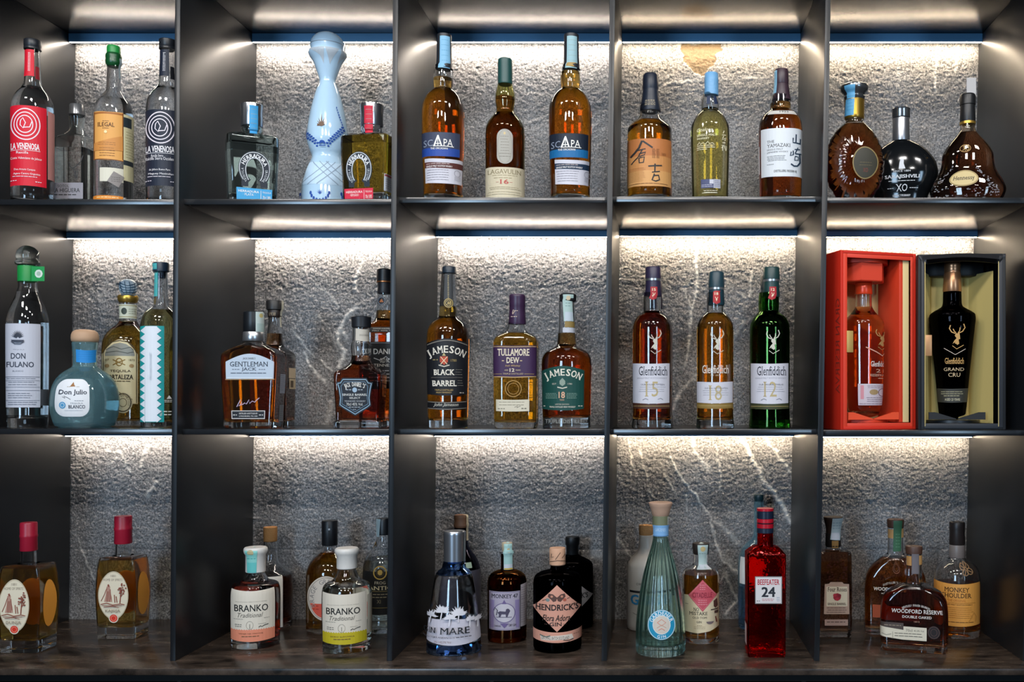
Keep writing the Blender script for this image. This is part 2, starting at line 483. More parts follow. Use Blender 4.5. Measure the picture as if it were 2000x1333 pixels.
        tg = T[ir][(i0 + 1) % n] - T[ir][i0 % n]; ln = np.hypot(tg[:, 0], tg[:, 1])[:, None]
        bad = ln[:, 0] < 1e-9
        nr = np.column_stack([tg[:, 1], -tg[:, 0]]) / np.maximum(ln, 1e-9); nr[bad] = pos[bad] / np.maximum(np.hypot(*pos[bad].T)[:, None], 1e-6)
        off = (lift + 0.00007 * vv[:, 2])[:, None]
        pos = pos + nr * off
        # bulging bodies: also lift along z a little
        for v, p, z in zip(bm.verts, pos, vv[:, 1]): v.co = (p[0], p[1], max(z, 0.0009))
        for f in bm.faces: f.smooth = True
        me = bpy.data.meshes.new(name); bm.to_mesh(me); bm.free()
        for m in mats: me.materials.append(m)
        o = link(name, me, parent or s.o)
        if label: o['label'] = label
        return o

# ------------------------------------------------------------------ the place: shelving, stone wall, counter, floor
DEPTH = 0.358
metal = P('#1b1c1f', 0.30, 0.0, 0.9, 0.04, 900)
def shelf_metal(r0, r1, ior):
    m = bpy.data.materials.new('blackened_steel'); m.use_nodes = True
    n = m.node_tree; b = n.nodes['Principled BSDF']
    c = n.nodes.new('ShaderNodeTexCoord')
    t = n.nodes.new('ShaderNodeTexNoise'); t.inputs['Scale'].default_value = 6; t.inputs['Detail'].default_value = 6
    n.links.new(c.outputs['Object'], t.inputs['Vector'])
    r = n.nodes.new('ShaderNodeValToRGB'); r.color_ramp.elements[0].color = (0.007, 0.008, 0.010, 1); r.color_ramp.elements[1].color = (0.012, 0.0135, 0.016, 1)  # faint blue in the steel colour stands in for reflected window daylight
    n.links.new(t.outputs['Fac'], r.inputs['Fac']); n.links.new(r.outputs['Color'], b.inputs['Base Color'])
    q = n.nodes.new('ShaderNodeMapRange'); q.inputs['To Min'].default_value = r0; q.inputs['To Max'].default_value = r1
    n.links.new(t.outputs['Fac'], q.inputs['Value']); n.links.new(q.outputs['Result'], b.inputs['Roughness'])
    b.inputs['IOR'].default_value = ior
    return m
STEEL = shelf_metal(0.33, 0.40, 1.48); SHELF = shelf_metal(0.22, 0.28, 1.75)
# dividers: px centre of the front edge at photo row 100 and 1000
DIVS = [(-75.5, -85.5), (346.2, 339.5), (771.7, 763.3), (1194.8, 1183.6), (1615.6, 1600.3), (2032, 2010)]
def div_x(i, py):
    a, b = DIVS[i]; return (a + (b - a) * (py - 100) / 900 - VX) / 1000
TOPZ, CT = 0.846, FLOORZ
SH1 = [400.4, 399.8, 396.6, 395.0, 397.2]     # underside of the upper shelf at its front, per column
SH2 = [849.0, 849.6, 849.5, 849.7, 851.6]
TH = 0.0112
S1 = [(VY - p) * sc(0.02) for p in SH1]; S2 = [(VY - p) * sc(0.02) for p in SH2]    # undersides, relative to the eye
unit = tag(empty('shelving_unit', (0, 0, ZE)), 'black steel open shelving unit of fifteen lit compartments against the stone wall', 'shelving')
for i in range(6):
    bm = bmesh.new()
    x0, x1 = div_x(i, VY), 0
    sl = (div_x(i, 0) - div_x(i, 1000)) / 1.0
    box(bm, x0 - 0.0053, x0 + 0.0053, 0.0, DEPTH - 0.001, CT, TOPZ, 0.0007, sl)
    finish(bm, 'divider', STEEL, unit, 30)
def xz(i, z, side):
    a, b = DIVS[i]; sl = (div_x(i, 0) - div_x(i, 1000)); return div_x(i, VY) + sl * z + side * 0.0053
for j, (lv, nm) in enumerate(((S1, 'shelf'), (S2, 'shelf'))):
    for c in range(5):
        bm = bmesh.new(); z = lv[c]
        box(bm, xz(c, z, 1), xz(c + 1, z, -1), 0.020, DEPTH - 0.001, z, z + TH, 0.0009)
        finish(bm, 'shelf', SHELF, unit, 30)
bm = bmesh.new(); box(bm, xz(0, TOPZ, -1), xz(5, TOPZ, 1), 0.0, DEPTH - 0.001, TOPZ, TOPZ + 0.018, 0.001); finish(bm, 'top_panel', SHELF, unit, 30)

# LED bars: one per compartment, in the rear top corner
def led_mat(power, col):
    m = bpy.data.materials.new('led_diffuser'); m.use_nodes = True
    n = m.node_tree; n.nodes.remove(n.nodes['Principled BSDF'])
    e = n.nodes.new('ShaderNodeEmission'); e.inputs['Color'].default_value = tuple(col) + (1,); e.inputs['Strength'].default_value = power
    n.links.new(e.outputs[0], n.nodes['Material Output'].inputs['Surface']); return m
LEDM = [[led_mat(p_, (1.0, 0.86, 0.72) if c_ < 3 else (1.0, 0.80, 0.57)) for c_ in range(5)] for p_ in LED]; ALU = P('#5f93bd', 0.4, 0.1, 0.5)  # housing blue imitates the daylight that bare aluminium reflects
ROWN = ('top', 'middle', 'bottom'); COLN = ('leftmost', 'second', 'centre', 'fourth', 'rightmost')
for r_, lv in enumerate(([TOPZ] * 5, S1, S2)):
    for c in range(5):
        z = lv[c]; x0, x1 = xz(c, z, 1) + 0.0006, xz(c + 1, z, -1) - 0.0006
        h = 0.0195 if r_ == 0 else 0.014
        lb = tag(empty('led_light_bar', ((x0 + x1) / 2, 0.343, ZE + z)), 'slim LED light bar along the rear ceiling of the %s row, %s compartment' % (ROWN[r_], COLN[c]), 'light', 'LED light bars in the compartments')
        hw = (x1 - x0) / 2
        bm = bmesh.new(); box(bm, -hw, hw, -0.0135, 0.0125, -h, -0.0002, 0.0)
        for v in bm.verts:
            if v.co.y > 0 and v.co.z < -0.001: v.co.z = -h + 0.0062
        finish(bm, 'housing', ALU, lb, 30)
        bm = bmesh.new(); box(bm, -hw + 0.002, hw - 0.002, -0.0125, -0.0030, -h - 0.0012, -h + 0.0065, 0.0)
        for v in bm.verts:
            if v.co.y > -0.01 and v.co.z < -h: v.co.z = -h + 0.0016
        finish(bm, 'diffuser', LEDM[r_][c], lb, 30, False)

# rough split-face stone
def stone():
    x0, x1, z0, z1 = -1.46, 0.86, CT - 0.004, TOPZ + 0.006
    d = 0.0018
    nx, nz = int((x1 - x0) / d), int((z1 - z0) / d)
    gx = np.linspace(x0, x1, nx); gz = np.linspace(z0, z1, nz); GX, GZ = np.meshgrid(gx, gz)
    def vn(sx, sz, seed):
        rg = np.random.default_rng(seed)
        u = (GX - x0) / sx; v = (GZ - z0) / sz; W_, H_ = int(u.max()) + 3, int(v.max()) + 3
        T = rg.uniform(-1, 1, (H_, W_)); iu, iv = u.astype(int), v.astype(int); fu, fv = u - iu, v - iv
        fu = fu * fu * (3 - 2 * fu); fv = fv * fv * (3 - 2 * fv)
        return (T[iv, iu] * (1 - fu) + T[iv, iu + 1] * fu) * (1 - fv) + (T[iv + 1, iu] * (1 - fu) + T[iv + 1, iu + 1] * fu) * fv
    big = vn(0.16, 0.12, 1) * 0.5 + vn(0.07, 0.05, 2) * 0.5
    mid = vn(0.020, 0.016, 3); sm = vn(0.0070, 0.0058, 4); sm2 = vn(0.0054, 0.0046, 14); fine = vn(0.0037, 0.0033, 5)
    hgt = 0.0008 * big + 0.0002 * mid + 0.0008 * sm + 0.0007 * (1 - 2 * np.abs(sm2)) + 0.0004 * fine
    # the courses: a joint low in the bottom row, smoother stone under it
    k = sc(DEPTH)
    zj = (VY - 1074) * k
    low = 1 / (1 + np.exp((GZ - zj) / 0.004))
    hgt *= 1 - 0.45 * low
    hgt -= 0.002 * np.exp(-((GZ - zj) / 0.002) ** 2)
    vein = np.zeros_like(GX); tan = np.zeros_like(GX)
    jit = vn(0.012, 0.012, 8) * 0.0028 + vn(0.004, 0.004, 9) * 0.0016; brk = 0.85 + 0.5 * vn(0.025, 0.025, 10) + 0.25 * vn(0.006, 0.006, 12)
    def line(zoom, pts, w, s):
        ox, oy, f = zoom
        P_ = [((ox + a / f - VX) * k, (VY - oy - b / f) * k) for a, b in pts]
        for (ax, az), (bx, bz) in zip(P_[:-1], P_[1:]):
            m = 0.02
            ia, ib = np.searchsorted(gx, (min(ax, bx) - m, max(ax, bx) + m)); ja, jb = np.searchsorted(gz, (min(az, bz) - m, max(az, bz) + m))
            if ia >= ib or ja >= jb: continue
            sx, sz = GX[ja:jb, ia:ib] + jit[ja:jb, ia:ib], GZ[ja:jb, ia:ib] + jit[ja:jb, ia:ib][:, ::-1]
            L2 = (bx - ax) ** 2 + (bz - az) ** 2; t = np.clip(((sx - ax) * (bx - ax) + (sz - az) * (bz - az)) / L2, 0, 1)
            dist = np.hypot(sx - ax - t * (bx - ax), sz - az - t * (bz - az))
            val = s * np.exp(-(dist / (w * k * 0.52)) ** 2) * np.clip(brk[ja:jb, ia:ib], 0, 1.2)
            vein[ja:jb, ia:ib] = np.maximum(vein[ja:jb, ia:ib], val)
    A = (490, 460, 3.507)
    for p, w, s in (([(715, 490), (655, 550), (615, 620), (585, 690)], 7, 1), ([(615, 640), (650, 700)], 9, .7), ([(585, 690), (600, 740), (645, 790), (612, 870), (600, 905)], 7, .95), ([(760, 180), (730, 250), (710, 330), (712, 375)], 6, .8),
                    ([(450, 340), (540, 420), (600, 500)], 3.5, .7), ([(280, 640), (350, 740), (425, 830)], 4, .6), ([(360, 800), (400, 900), (440, 950)], 4, .7), ([(440, 550), (540, 640), (590, 800)], 3.5, .5),
                    ([(480, 860), (550, 930)], 3.5, .7), ([(430, 945), (510, 1000)], 5, .7), ([(545, 1150), (520, 1290)], 12, .55), ([(300, 640), (340, 560)], 3, .35), ([(310, 330), (325, 380)], 3, .4)): line(A, p, w, s)
    B = (1200, 840, 3.3325)
    for p, w, s in (([(830, 60), (870, 150), (940, 260), (970, 350), (1040, 410), (1090, 480), (1145, 610)], 7, 1), ([(980, 50), (1060, 160), (1150, 275)], 5, .8), ([(360, 180), (450, 330), (550, 460), (620, 560), (660, 720), (700, 850), (780, 920), (810, 930)], 4, .85),
                    ([(510, 60), (540, 180), (610, 250)], 6, .7), ([(650, 580), (740, 670), (810, 750)], 8, .4), ([(720, 930), (770, 1060), (800, 1120), (720, 1200)], 5, .8), ([(730, 930), (690, 990)], 4, .6), ([(90, 60), (110, 200), (105, 310)], 4, .6),
                    ([(160, 120), (200, 270), (240, 430)], 4, .5), ([(300, 220), (340, 320), (400, 420)], 4, .6), ([(20, 700), (110, 840)], 5, .6), ([(660, 100), (690, 300), (690, 390)], 3.5, .5), ([(465, 430), (475, 530)], 4, .6), ([(700, 830), (760, 880)], 14, .35)): line(B, p, w, s)
    D = (1190, 460, 3.3333)
    for p, w, s in (([(580, 60), (560, 180), (572, 290), (562, 400), (540, 470), (525, 560), (515, 760), (490, 850)], 5, .9), ([(570, 300), (490, 330), (490, 400), (530, 470)], 4, .8), ([(560, 910), (450, 1040), (408, 1145)], 6, .75), ([(925, 250), (915, 390)], 5, .6),
                    ([(880, 560), (810, 680)], 5, .5), ([(700, 130), (780, 330), (900, 420)], 4, .35)): line(D, p, w, s)
    E_ = (130, 840, 3.51)
    for p, w, s in (([(270, 150), (340, 150), (370, 170), (430, 290)], 4, .8), ([(550, 110), (530, 170), (500, 250)], 7, .6), ([(610, 360), (540, 460)], 6, .6), ([(60, 740), (110, 860), (170, 990), (180, 1040)], 3.5, .7), ([(300, 230), (340, 190)], 4, .5)): line(E_, p, w, s)
    F_ = (1210, 70, 5.714)
    for p, w, s in (([(500, 530), (700, 510), (900, 480)], 5, .6), ([(740, 310), (850, 420), (940, 440)], 5, .8), ([(660, 90), (690, 170), (740, 310)], 4, .6), ([(1350, 470), (1600, 470)], 4, .4)): line(F_, p, w, s)
    for p, w, s in (([(1831, 85), (1829, 130), (1827, 180)], 4, .6), ([(1872, 85), (1868, 140)], 4, .4), ([(1755, 140), (1758, 180)], 4, .3), ([(880, 470), (930, 700)], 3, .25), ([(300, 600), (160, 700)], 4, .3), ([(1640, 900), (1800, 1100)], 4, .2), ([(980, 1060), (1180, 1090)], 20, .25), ([(540, 280), (505, 240)], 5, .3)): line((0, 0, 1), p, w, s)
    # ochre patch where the face has flaked away
    poly = [(680, 70), (690, 170), (735, 300), (790, 360), (850, 415), (930, 440), (985, 380), (1060, 300), (1090, 200), (1135, 150), (1120, 80)]
    PP = [((F_[0] + a / F_[2] - VX) * k, (VY - F_[1] - b / F_[2]) * k) for a, b in poly]
    xx, zz = GX + jit * 1.5, GZ + jit[:, ::-1] * 1.5
    ins = np.zeros(GX.shape, bool); n = len(PP)
    for i in range(n):
        (ax, az), (bx, bz) = PP[i], PP[(i + 1) % n]
        c_ = ((az > zz) != (bz > zz)) & (xx < (bx - ax) * (zz - az) / (bz - az + 1e-12) + ax); ins ^= c_
    tan[ins] = 1.0
    hgt[ins] -= 0.0025; hgt += 0.0016 * np.clip(vein, 0, 1)
    gy = DEPTH + 0.0042 - hgt
    co = np.column_stack([GX.ravel(), gy.ravel(), GZ.ravel() + ZE]).astype(np.float32)
    idx = np.arange(nx * nz).reshape(nz, nx)
    q = np.column_stack([idx[:-1, :-1].ravel(), idx[:-1, 1:].ravel(), idx[1:, 1:].ravel(), idx[1:, :-1].ravel()]).astype(np.int32)
    me = bpy.data.meshes.new('wall_back'); me.vertices.add(len(co)); me.vertices.foreach_set('co', co.ravel())
    me.loops.add(q.size); me.loops.foreach_set('vertex_index', q.ravel())
    me.polygons.add(len(q)); me.polygons.foreach_set('loop_start', np.arange(0, q.size, 4, dtype=np.int32)); me.polygons.foreach_set('use_smooth', np.ones(len(q), bool))
    me.update(calc_edges=True)
    for nm, arr in (('vein', vein), ('ochre', tan), ('lowcourse', low)):
        at = me.attributes.new(nm, 'FLOAT', 'POINT'); at.data.foreach_set('value', arr.ravel().astype(np.float32))
    m = bpy.data.materials.new('split_stone'); m.use_nodes = True; nt = m.node_tree; b = nt.nodes['Principled BSDF']; L = nt.links.new
    b.inputs['Roughness'].default_value = 0.62; b.inputs['Specular IOR Level'].default_value = 0.45
    tcn = nt.nodes.new('ShaderNodeTexCoord')
    def noise(sca, det=6, rough=0.6):
        t = nt.nodes.new('ShaderNodeTexNoise'); t.inputs['Scale'].default_value = sca; t.inputs['Detail'].default_value = det; t.inputs['Roughness'].default_value = rough
        L(tcn.outputs['Object'], t.inputs['Vector']); return t
    n1 = noise(260, 4, 0.7); n2 = noise(9, 3)
    r = nt.nodes.new('ShaderNodeValToRGB'); e = r.color_ramp.elements
    e[0].position = 0.36; e[0].color = (0.08, 0.08, 0.082, 1); e[1].position = 0.66; e[1].color = (0.45, 0.445, 0.44, 1)
    L(n1.outputs['Fac'], r.inputs['Fac'])
    def mix(fac, a, c, mode='MIX'):
        x = nt.nodes.new('ShaderNodeMix'); x.data_type = 'RGBA'; x.blend_type = mode
        if hasattr(fac, 'is_linked'): L(fac, x.inputs[0])
        else: x.inputs[0].default_value = fac
        for src, sock in ((a, x.inputs[6]), (c, x.inputs[7])):
            if hasattr(src, 'is_linked'): L(src, sock)
            else: sock.default_value = src
        return x.outputs[2]
    def attr(nm):
        a = nt.nodes.new('ShaderNodeAttribute'); a.attribute_name = nm; return a.outputs['Fac']
    r2 = nt.nodes.new('ShaderNodeValToRGB'); r2.color_ramp.elements[0].color = (0.72, 0.72, 0.74, 1); r2.color_ramp.elements[1].color = (1.15, 1.15, 1.15, 1)
    L(n2.outputs['Fac'], r2.inputs['Fac'])
    c = mix(1.0, r.outputs['Color'], r2.outputs['Color'], 'MULTIPLY')
    c = mix(attr('vein'), c, (0.82, 0.80, 0.76, 1))
    och = mix(n1.outputs['Fac'], (0.09, 0.062, 0.034, 1), (0.22, 0.155, 0.085, 1))
    c = mix(attr('ochre'), c, och)
    L(c, b.inputs['Base Color'])
    bp = nt.nodes.new('ShaderNodeBump'); bp.inputs['Strength'].default_value = 0.8; bp.inputs['Distance'].default_value = 0.0025
    n3 = noise(210, 4, 0.6); L(n3.outputs['Fac'], bp.inputs['Height']); L(bp.outputs['Normal'], b.inputs['Normal'])
    me.materials.append(m)
    o = link('wall_back', me); o['kind'] = 'structure'; o['label'] = 'rough dark grey split stone wall with pale veins'
stone()

# bar counter that carries the shelving, and the room's floor
def counter_mat():
    m = bpy.data.materials.new('dark_oxide_top'); m.use_nodes = True; nt = m.node_tree; b = nt.nodes['Principled BSDF']; L = nt.links.new
    tcn = nt.nodes.new('ShaderNodeTexCoord'); mp = nt.nodes.new('ShaderNodeMapping'); mp.inputs['Scale'].default_value = (5, 16, 5); L(tcn.outputs['Object'], mp.inputs['Vector'])
    t = nt.nodes.new('ShaderNodeTexNoise'); t.inputs['Scale'].default_value = 2.2; t.inputs['Detail'].default_value = 9; t.inputs['Roughness'].default_value = 0.68; L(mp.outputs[0], t.inputs['Vector'])
    r = nt.nodes.new('ShaderNodeValToRGB'); e = r.color_ramp.elements
    e[0].position = 0.36; e[0].color = (0.008, 0.006, 0.005, 1); e[1].position = 0.68; e[1].color = (0.090, 0.064, 0.048, 1)
    L(t.outputs['Fac'], r.inputs['Fac']); L(r.outputs['Color'], b.inputs['Base Color'])
    q = nt.nodes.new('ShaderNodeMapRange'); q.inputs['To Min'].default_value = 0.18; q.inputs['To Max'].default_value = 0.34; L(t.outputs['Fac'], q.inputs['Value']); L(q.outputs['Result'], b.inputs['Roughness'])
    return m
ct = tag(empty('bar_counter', (0, 0, 0)), 'long dark metal back bar counter under the shelving', 'counter')
zc = ZE + CT
bm = bmesh.new(); box(bm, -1.75, 1.15, -0.054, DEPTH + 0.02, zc - 0.0125, zc, 0.0012); finish(bm, 'worktop', counter_mat(), ct, 30)
bm = bmesh.new(); box(bm, -1.73, 1.13, -0.030, DEPTH + 0.01, 0.0, zc - 0.0125, 0.001); finish(bm, 'cabinet_front', P('#070707', 0.6, 0, 0.2), ct, 30)
for xd in (-1.22, -0.62, -0.02, 0.58):
    bm = bmesh.new(); box(bm, xd - 0.296, xd + 0.296, -0.046, -0.030, 0.09, zc - 0.03, 0.0015); finish(bm, 'cabinet_door', P('#060606', 0.55, 0, 0.2), ct, 30)
bm = bmesh.new(); box(bm, -5, 5, -7, 0.6, -0.05, 0.0); o = finish(bm, 'floor', P('#3a2f27', 0.5, 0, 0.4, 0.1, 40), None, 30, False); o['kind'] = 'structure'; o['label'] = 'dark floor in front of the bar'

# ------------------------------------------------------------------ the bottles
CL = glass((1, 1, 1)); CLG = glass((0.93, 0.985, 0.96))
WATER = liq((0.96, 0.97, 0.97))
AMBER = liq((0.86, 0.29, 0.010)); DAMBER = liq((0.64, 0.135, 0.005)); BROWN = liq((0.32, 0.052, 0.004)); GOLD = liq((0.90, 0.45, 0.030)); PALE = liq((0.93, 0.81, 0.25)); ORANGE = liq((0.94, 0.40, 0.020))
RUBY = liq((0.50, 0.07, 0.03)); REDW = liq((0.55, 0.035, 0.025))
BLK, WHT, INK = '#141416', '#e9e6df', '#2b2a2a'
TAXB = '#7fb4d4'; TAXP = '#b9c9c6'
def zig(x0, x1, y0, y1, nn, side):
    return [(x, y) for i in range(nn * 2 + 1) for x, y in [((x0 if i % 2 else x1), y0 + (y1 - y0) * i / (nn * 2))]]
def strip(b, x0, y0, x1, y1, col=TAXB, els=(), nm='tax_strip'):
    e = [('D', x0 + (x1 - x0) * .15, x1 - (x1 - x0) * .1, y0 + (y1 - y0) * .12, 5, (y1 - y0) * .16, (y1 - y0) * .02, '#4f8fb4' if col == TAXB else '#8f9c96')] + list(els)
    return b.lab(nm, rect(x0, y0, x1, y1), col, e, dv=0.004)

# ---- top row, leftmost compartment
cell(0, 50, 3.703, S1[0] + TH)
def venenosa(cx, lab, col, dx, yc, sub, dark):
    b = Bottle('agave_spirit_bottle', lab, cx, [(None, 159), (640, 160), (560, 152), (500, 122), (455, 82), (430, 70), (330, 60), (190, 57), (160, 57)], yc=yc, group='pair of tall spiral label bottles')
    b.body(CL, fill=452, liquid=WATER)
    b.cap('cap', P('#1c2026', 0.4), [(178, 58), (178, 66), (168, 66), (160, 62), (150, 66), (112, 66), (108, 62)])
    q = lambda v: v + dx
    b.lab('front_label', rect(q(72), 580 + dark * 28, q(336), 1160), col, [
        ('O', q(185), 715 + dark * 25, 103, 112, 8, '#e8dfe6'), ('O', q(183), 715 + dark * 25, 80, 86, 7, '#e8dfe6'), ('O', q(180), 715 + dark * 25, 57, 62, 7, '#e8dfe6'),
        ('L', [(q(150), 690 + dark * 25), (q(165), 670 + dark * 25), (q(185), 705 + dark * 25), (q(168), 745 + dark * 25), (q(146), 722 + dark * 25), (q(150), 690 + dark * 25)], 7, '#e8dfe6'),
        ('L', [(q(168), 740 + dark * 25), (q(215), 735 + dark * 25), (q(232), 690 + dark * 25)], 7, '#e8dfe6'),
        ('T', '^LA VENENOSA', q(80), q(286), 852 + dark * 20, 898 + dark * 20, '#f2eef0', 0.02), ('R', q(80), 903 + dark * 20, q(290), 906 + dark * 20, '#f2eef0'),
        ('T', sub[0], q(120), q(205), 912 + dark * 22, 930 + dark * 22, '#f2eef0'), ('T', sub[1], q(80), q(300), 952, 974, '#f2eef0'),
        ('T', sub[2], q(105), q(255), 1036, 1054, '#f2eef0'), ('T', sub[3], q(100), q(290), 1066, 1084, '#f2eef0'), ('D', q(95), q(275), 1092, 1, 10, 7, '#e8dfe6'), ('D', q(80), q(125), 1122, 1, 10, 8, '#e8dfe6'), ('D', q(255), q(300), 1126, 1, 10, 8, '#e8dfe6')])
    b.lab('back_label', rect(q(345), 655, q(470), 1140), '#c98d86' if not dark else '#3a4048')
    b.lab('neck_label', rect(q(178), 172, q(247), 365), col, [('T', 'Raicilla', q(204), q(222), 200, 330, '#f2eef0')] if 0 else [('D', q(202), q(220), 195, 14, 10, 6, '#f2eef0')])
    b.lab('neck_label', rect(q(256), 300, q(286), 392), '#8a1522' if not dark else '#15181f')
    return b
venenosa(236, 'tall clear bottle with red spiral label and black cap, leftmost in the top row', '#d3142c', 0, 0.075, ('Raicilla', 'Costa Valenciano de Jalisco', 'Don Arturo Campos', 'Agave Centro Organico'), 0)
venenosa(1214, 'tall clear bottle with navy spiral label, half hidden by the first divider', '#1a2233', 976, 0.085, ('Raicilla Sierra', 'Raicilla Sierra Occidental', 'de Jalisco Bueno Puro', 'Maguey Maximiliana'), 1)
b = Bottle('sotol_bottle', 'squat clear square bottle with silver lower label behind the red one', 494, [(None, 111, 104, 22), (830, 112, 104, 22), (800, 108, 100, 26), (780, 88, 84, 60), (768, 64), (740, 52), (690, 58), (665, 62), (655, 52), (650, 52)], yf=0.122)
b.body(glass((0.97, 0.98, 0.97)), fill=905, liquid=WATER, base=0.012)
b.cap('cap', P('#77787a', 0.25, 0.6), [(655, 56), (650, 62), (640, 60), (580, 56), (575, 52)])
b.lab('front_label', rect(382, 1138, 600, 1254), '#8f8c92', [('T', 'SOTOL', 418, 500, 1152, 1172, INK), ('T', 'LA HIGUERA', 384, 578, 1178, 1208, INK, 0.01), ('D', 386, 580, 1222, 1, 8, 11, INK)])
b.lab('front_print', None, None, [('L', [(492, 985), (505, 1020), (535, 1045), (560, 1040)], 5, INK), ('L', [(600, 940), (585, 985), (560, 1010), (530, 1035)], 6, INK), ('L', [(535, 1045), (540, 1085), (552, 1120), (565, 1075), (560, 1040)], 6, INK), ('L', [(548, 1050), (552, 1105)], 9, INK)])
b = Bottle('mezcal_bottle', 'clear bottle with pale orange label and green wax stopper', 822, [(None, 146), (680, 147), (620, 142), (575, 130), (525, 92), (490, 66), (470, 56), (380, 51), (300, 48), (270, 48)], yc=0.105)
b.body(CL, fill=540, liquid=WATER)
b.cap('wax_seal', P('#0f4a24', 0.32, 0, 0.6, 0.3, 90), [(303, 44), (296, 50), (280, 60), (262, 61), (250, 57), (232, 62), (214, 60), (204, 50)])
b.cap('stopper', P('#1d8a3c', 0.4, 0, 0.5), [(206, 51), (180, 52), (160, 51), (152, 46)])
b.lab('front_label', bow(679, 618, 892, 968, 6), '#e2a457', [('P', rect(684, 626, 887, 640), '#a5652c'), ('L', [(684, 622), (684, 964)], 7, '#7d4a22'), ('L', [(888, 622), (888, 964)], 7, '#7d4a22'), ('L', [(682, 966), (890, 972)], 6, '#7d4a22'), ('D', 742, 790, 690, 1, 8, 6, '#5a3a20'), ('T', '^ILEGAL', 708, 828, 702, 732, '#5a3415', 0.01), ('D', 742, 790, 742, 1, 8, 6, '#5a3a20'), ('E', 764, 770, 11, 11, '#f4d9a0'), ('P', [(684, 850), (760, 830), (886, 790), (887, 900), (684, 905)], '#cf8c45'), ('D', 706, 850, 845, 2, 14, 7, '#a06a36'), ('D', 715, 835, 885, 4, 18, 5, '#8a5b30')])
b.lab('back_label', rect(893, 680, 1060, 1150), '#d9d0a6', [('R', 893, 700, 950, 770, '#27343a'), ('R', 893, 1005, 962, 1040, '#30383c'), ('D', 905, 1010, 800, 10, 20, 6, '#a59a6c')])
b.lab('back_label', rect(722, 1030, 892, 1130), '#d8d3c0')
b.lab('hang_tag', [(822, 1058), (896, 1092), (856, 1172), (776, 1132)], '#8b8480', [('D', 800, 870, 1100, 3, 14, 6, '#5c5654')], lift=0.002)
b.lab('front_label', rect(670, 1230, 890, 1290), '#e0892c', [('D', 700, 860, 1240, 1, 8, 9, '#f3d9a0')])
strip(b, 858, 250, 888, 392, '#9fb2b8')

# ---- top row, second compartment
cell(340, 40, 3.602, S1[1] + TH)
def herradura(cx, lab, facing, yc, liquid, mm, cap_col, strip_x, fillzy, col2, nm2, ex, sq):
    b = Bottle('tequila_bottle', lab, cx, [(None, 168, 138, 40), (1200, 170, 140, 40), (900, 182, 146, 40), (850, 182, 146, 42), (832, 166, 138, 60), (824, 118, 108, 100), (816, 72), (800, 66), (790, 76), (765, 78), (748, 74)], yc=yc, facing=facing, group='pair of squared bottles with horseshoe emblem')
    b.body(glass((0.94, 0.985, 0.975)) if liquid is WATER else CL, fill=fillzy, liquid=liquid, base=0.016, wall=0.004)
    b.cap('cap', P('#b9bcc2', 0.22, 0.95), [(752, 78), (748, 80), (660, 79), (606, 84), (598, 82), (594, 76)], label='silver cap')
    strip(b, strip_x - 30, 600, strip_x + 30, 808, cap_col)
    x = lambda v: ex + (v - 565) * sq
    b.lab('front_label', None, None, [('L', ell(ex, 1056, 85 * sq, 106, 44, -58, 238), 56 * (1 + sq) / 2, '#1b2430'), ('P', rect(x(470), 1138, x(520), 1174), '#1b2430'), ('P', rect(x(610), 1138, x(662), 1174), '#1b2430')] +
          [('L', ell(ex, 1050, 106 * sq, 119, 40, -40, 220), 5, '#c9ced2'), ('L', ell(ex, 1060, 62 * sq, 90, 40, -48, 228), 6, '#c9ced2'),
           ('A', 'HERRADURA', ex, 1055, 86 * sq, 100, 152, 28, 27, '#e8eaec', 0.015), ('A', 'TEQUILA', ex, 1062, 85 * sq, 100, 225, 175, 17, '#c9ced2'), ('A', 'ORIGINAL', ex, 1062, 85 * sq, 100, 5, -45, 17, '#c9ced2')])
    b.lab('lower_label', rect(ex - 126 * sq, 1184, ex + 124 * sq, 1300), col2, [('T', 'HERRADURA', ex - 112 * sq, ex + 32 * sq, 1200, 1216, WHT, 0.01), ('T', nm2, ex - 80 * sq, ex + 5 * sq, 1222, 1238, WHT), ('R', ex + 44 * sq, 1196, ex + 47 * sq, 1260, WHT), ('T', 'TEQUILA', ex + 56 * sq, ex + 116 * sq, 1202, 1216, WHT), ('T', '70cl 38%', ex + 58 * sq, ex + 116 * sq, 1232, 1256, WHT)])
    return b
herradura(548, 'clear squared bottle with blue strip, silver cap and blue lower label', 4, 0.09, WATER, 0, '#3a97cc', 560, 905, '#3f9fd3', '· PLATA ·', 565, 1.0)
h2 = herradura(1392, 'squared amber bottle with red strip and silver cap by the second divider', -27, 0.074, liq((0.93, 0.66, 0.09)), 0, '#c81f3a', 1369, 842, '#d22440', '· REPOSADO ·', 1301, 0.8)
h2.lab('side_label', rect(1476, 1094, 1560, 1214), '#c8ced8', [('R', 1480, 1100, 1560, 1112, '#b14a58'), ('D', 1484, 1556, 1130, 5, 15, 5, '#8a8f9a')])
b = Bottle('porcelain_decanter', 'tall white porcelain decanter in window-lit blue with domed stopper and agave emblem', 1080, [(None, 192), (1180, 184), (1100, 164), (1040, 142), (1000, 122), (985, 116), (972, 112), (958, 113), (930, 124), (895, 136), (850, 147), (800, 146), (700, 132), (600, 111), (500, 82), (430, 57), (400, 64), (350, 82), (300, 102), (260, 128), (240, 137), (226, 134)], yc=0.20)
por = P('#b9d8ef', 0.12, 0, 0.5, coat=0.6)  # white glaze, with the blue of the window light put into its colour
b.solid(por, 'porcelain_body')
b.cap('stopper', por, [(228, 128), (215, 124), (184, 126), (160, 122), (135, 108), (110, 82), (94, 50), (86, 20)])
b.cap('stopper_seam', P('#8b96a2', 0.4), [(188, 123), (186, 127), (182, 127), (180, 123)])
BL = '#2450a4'; pet = []
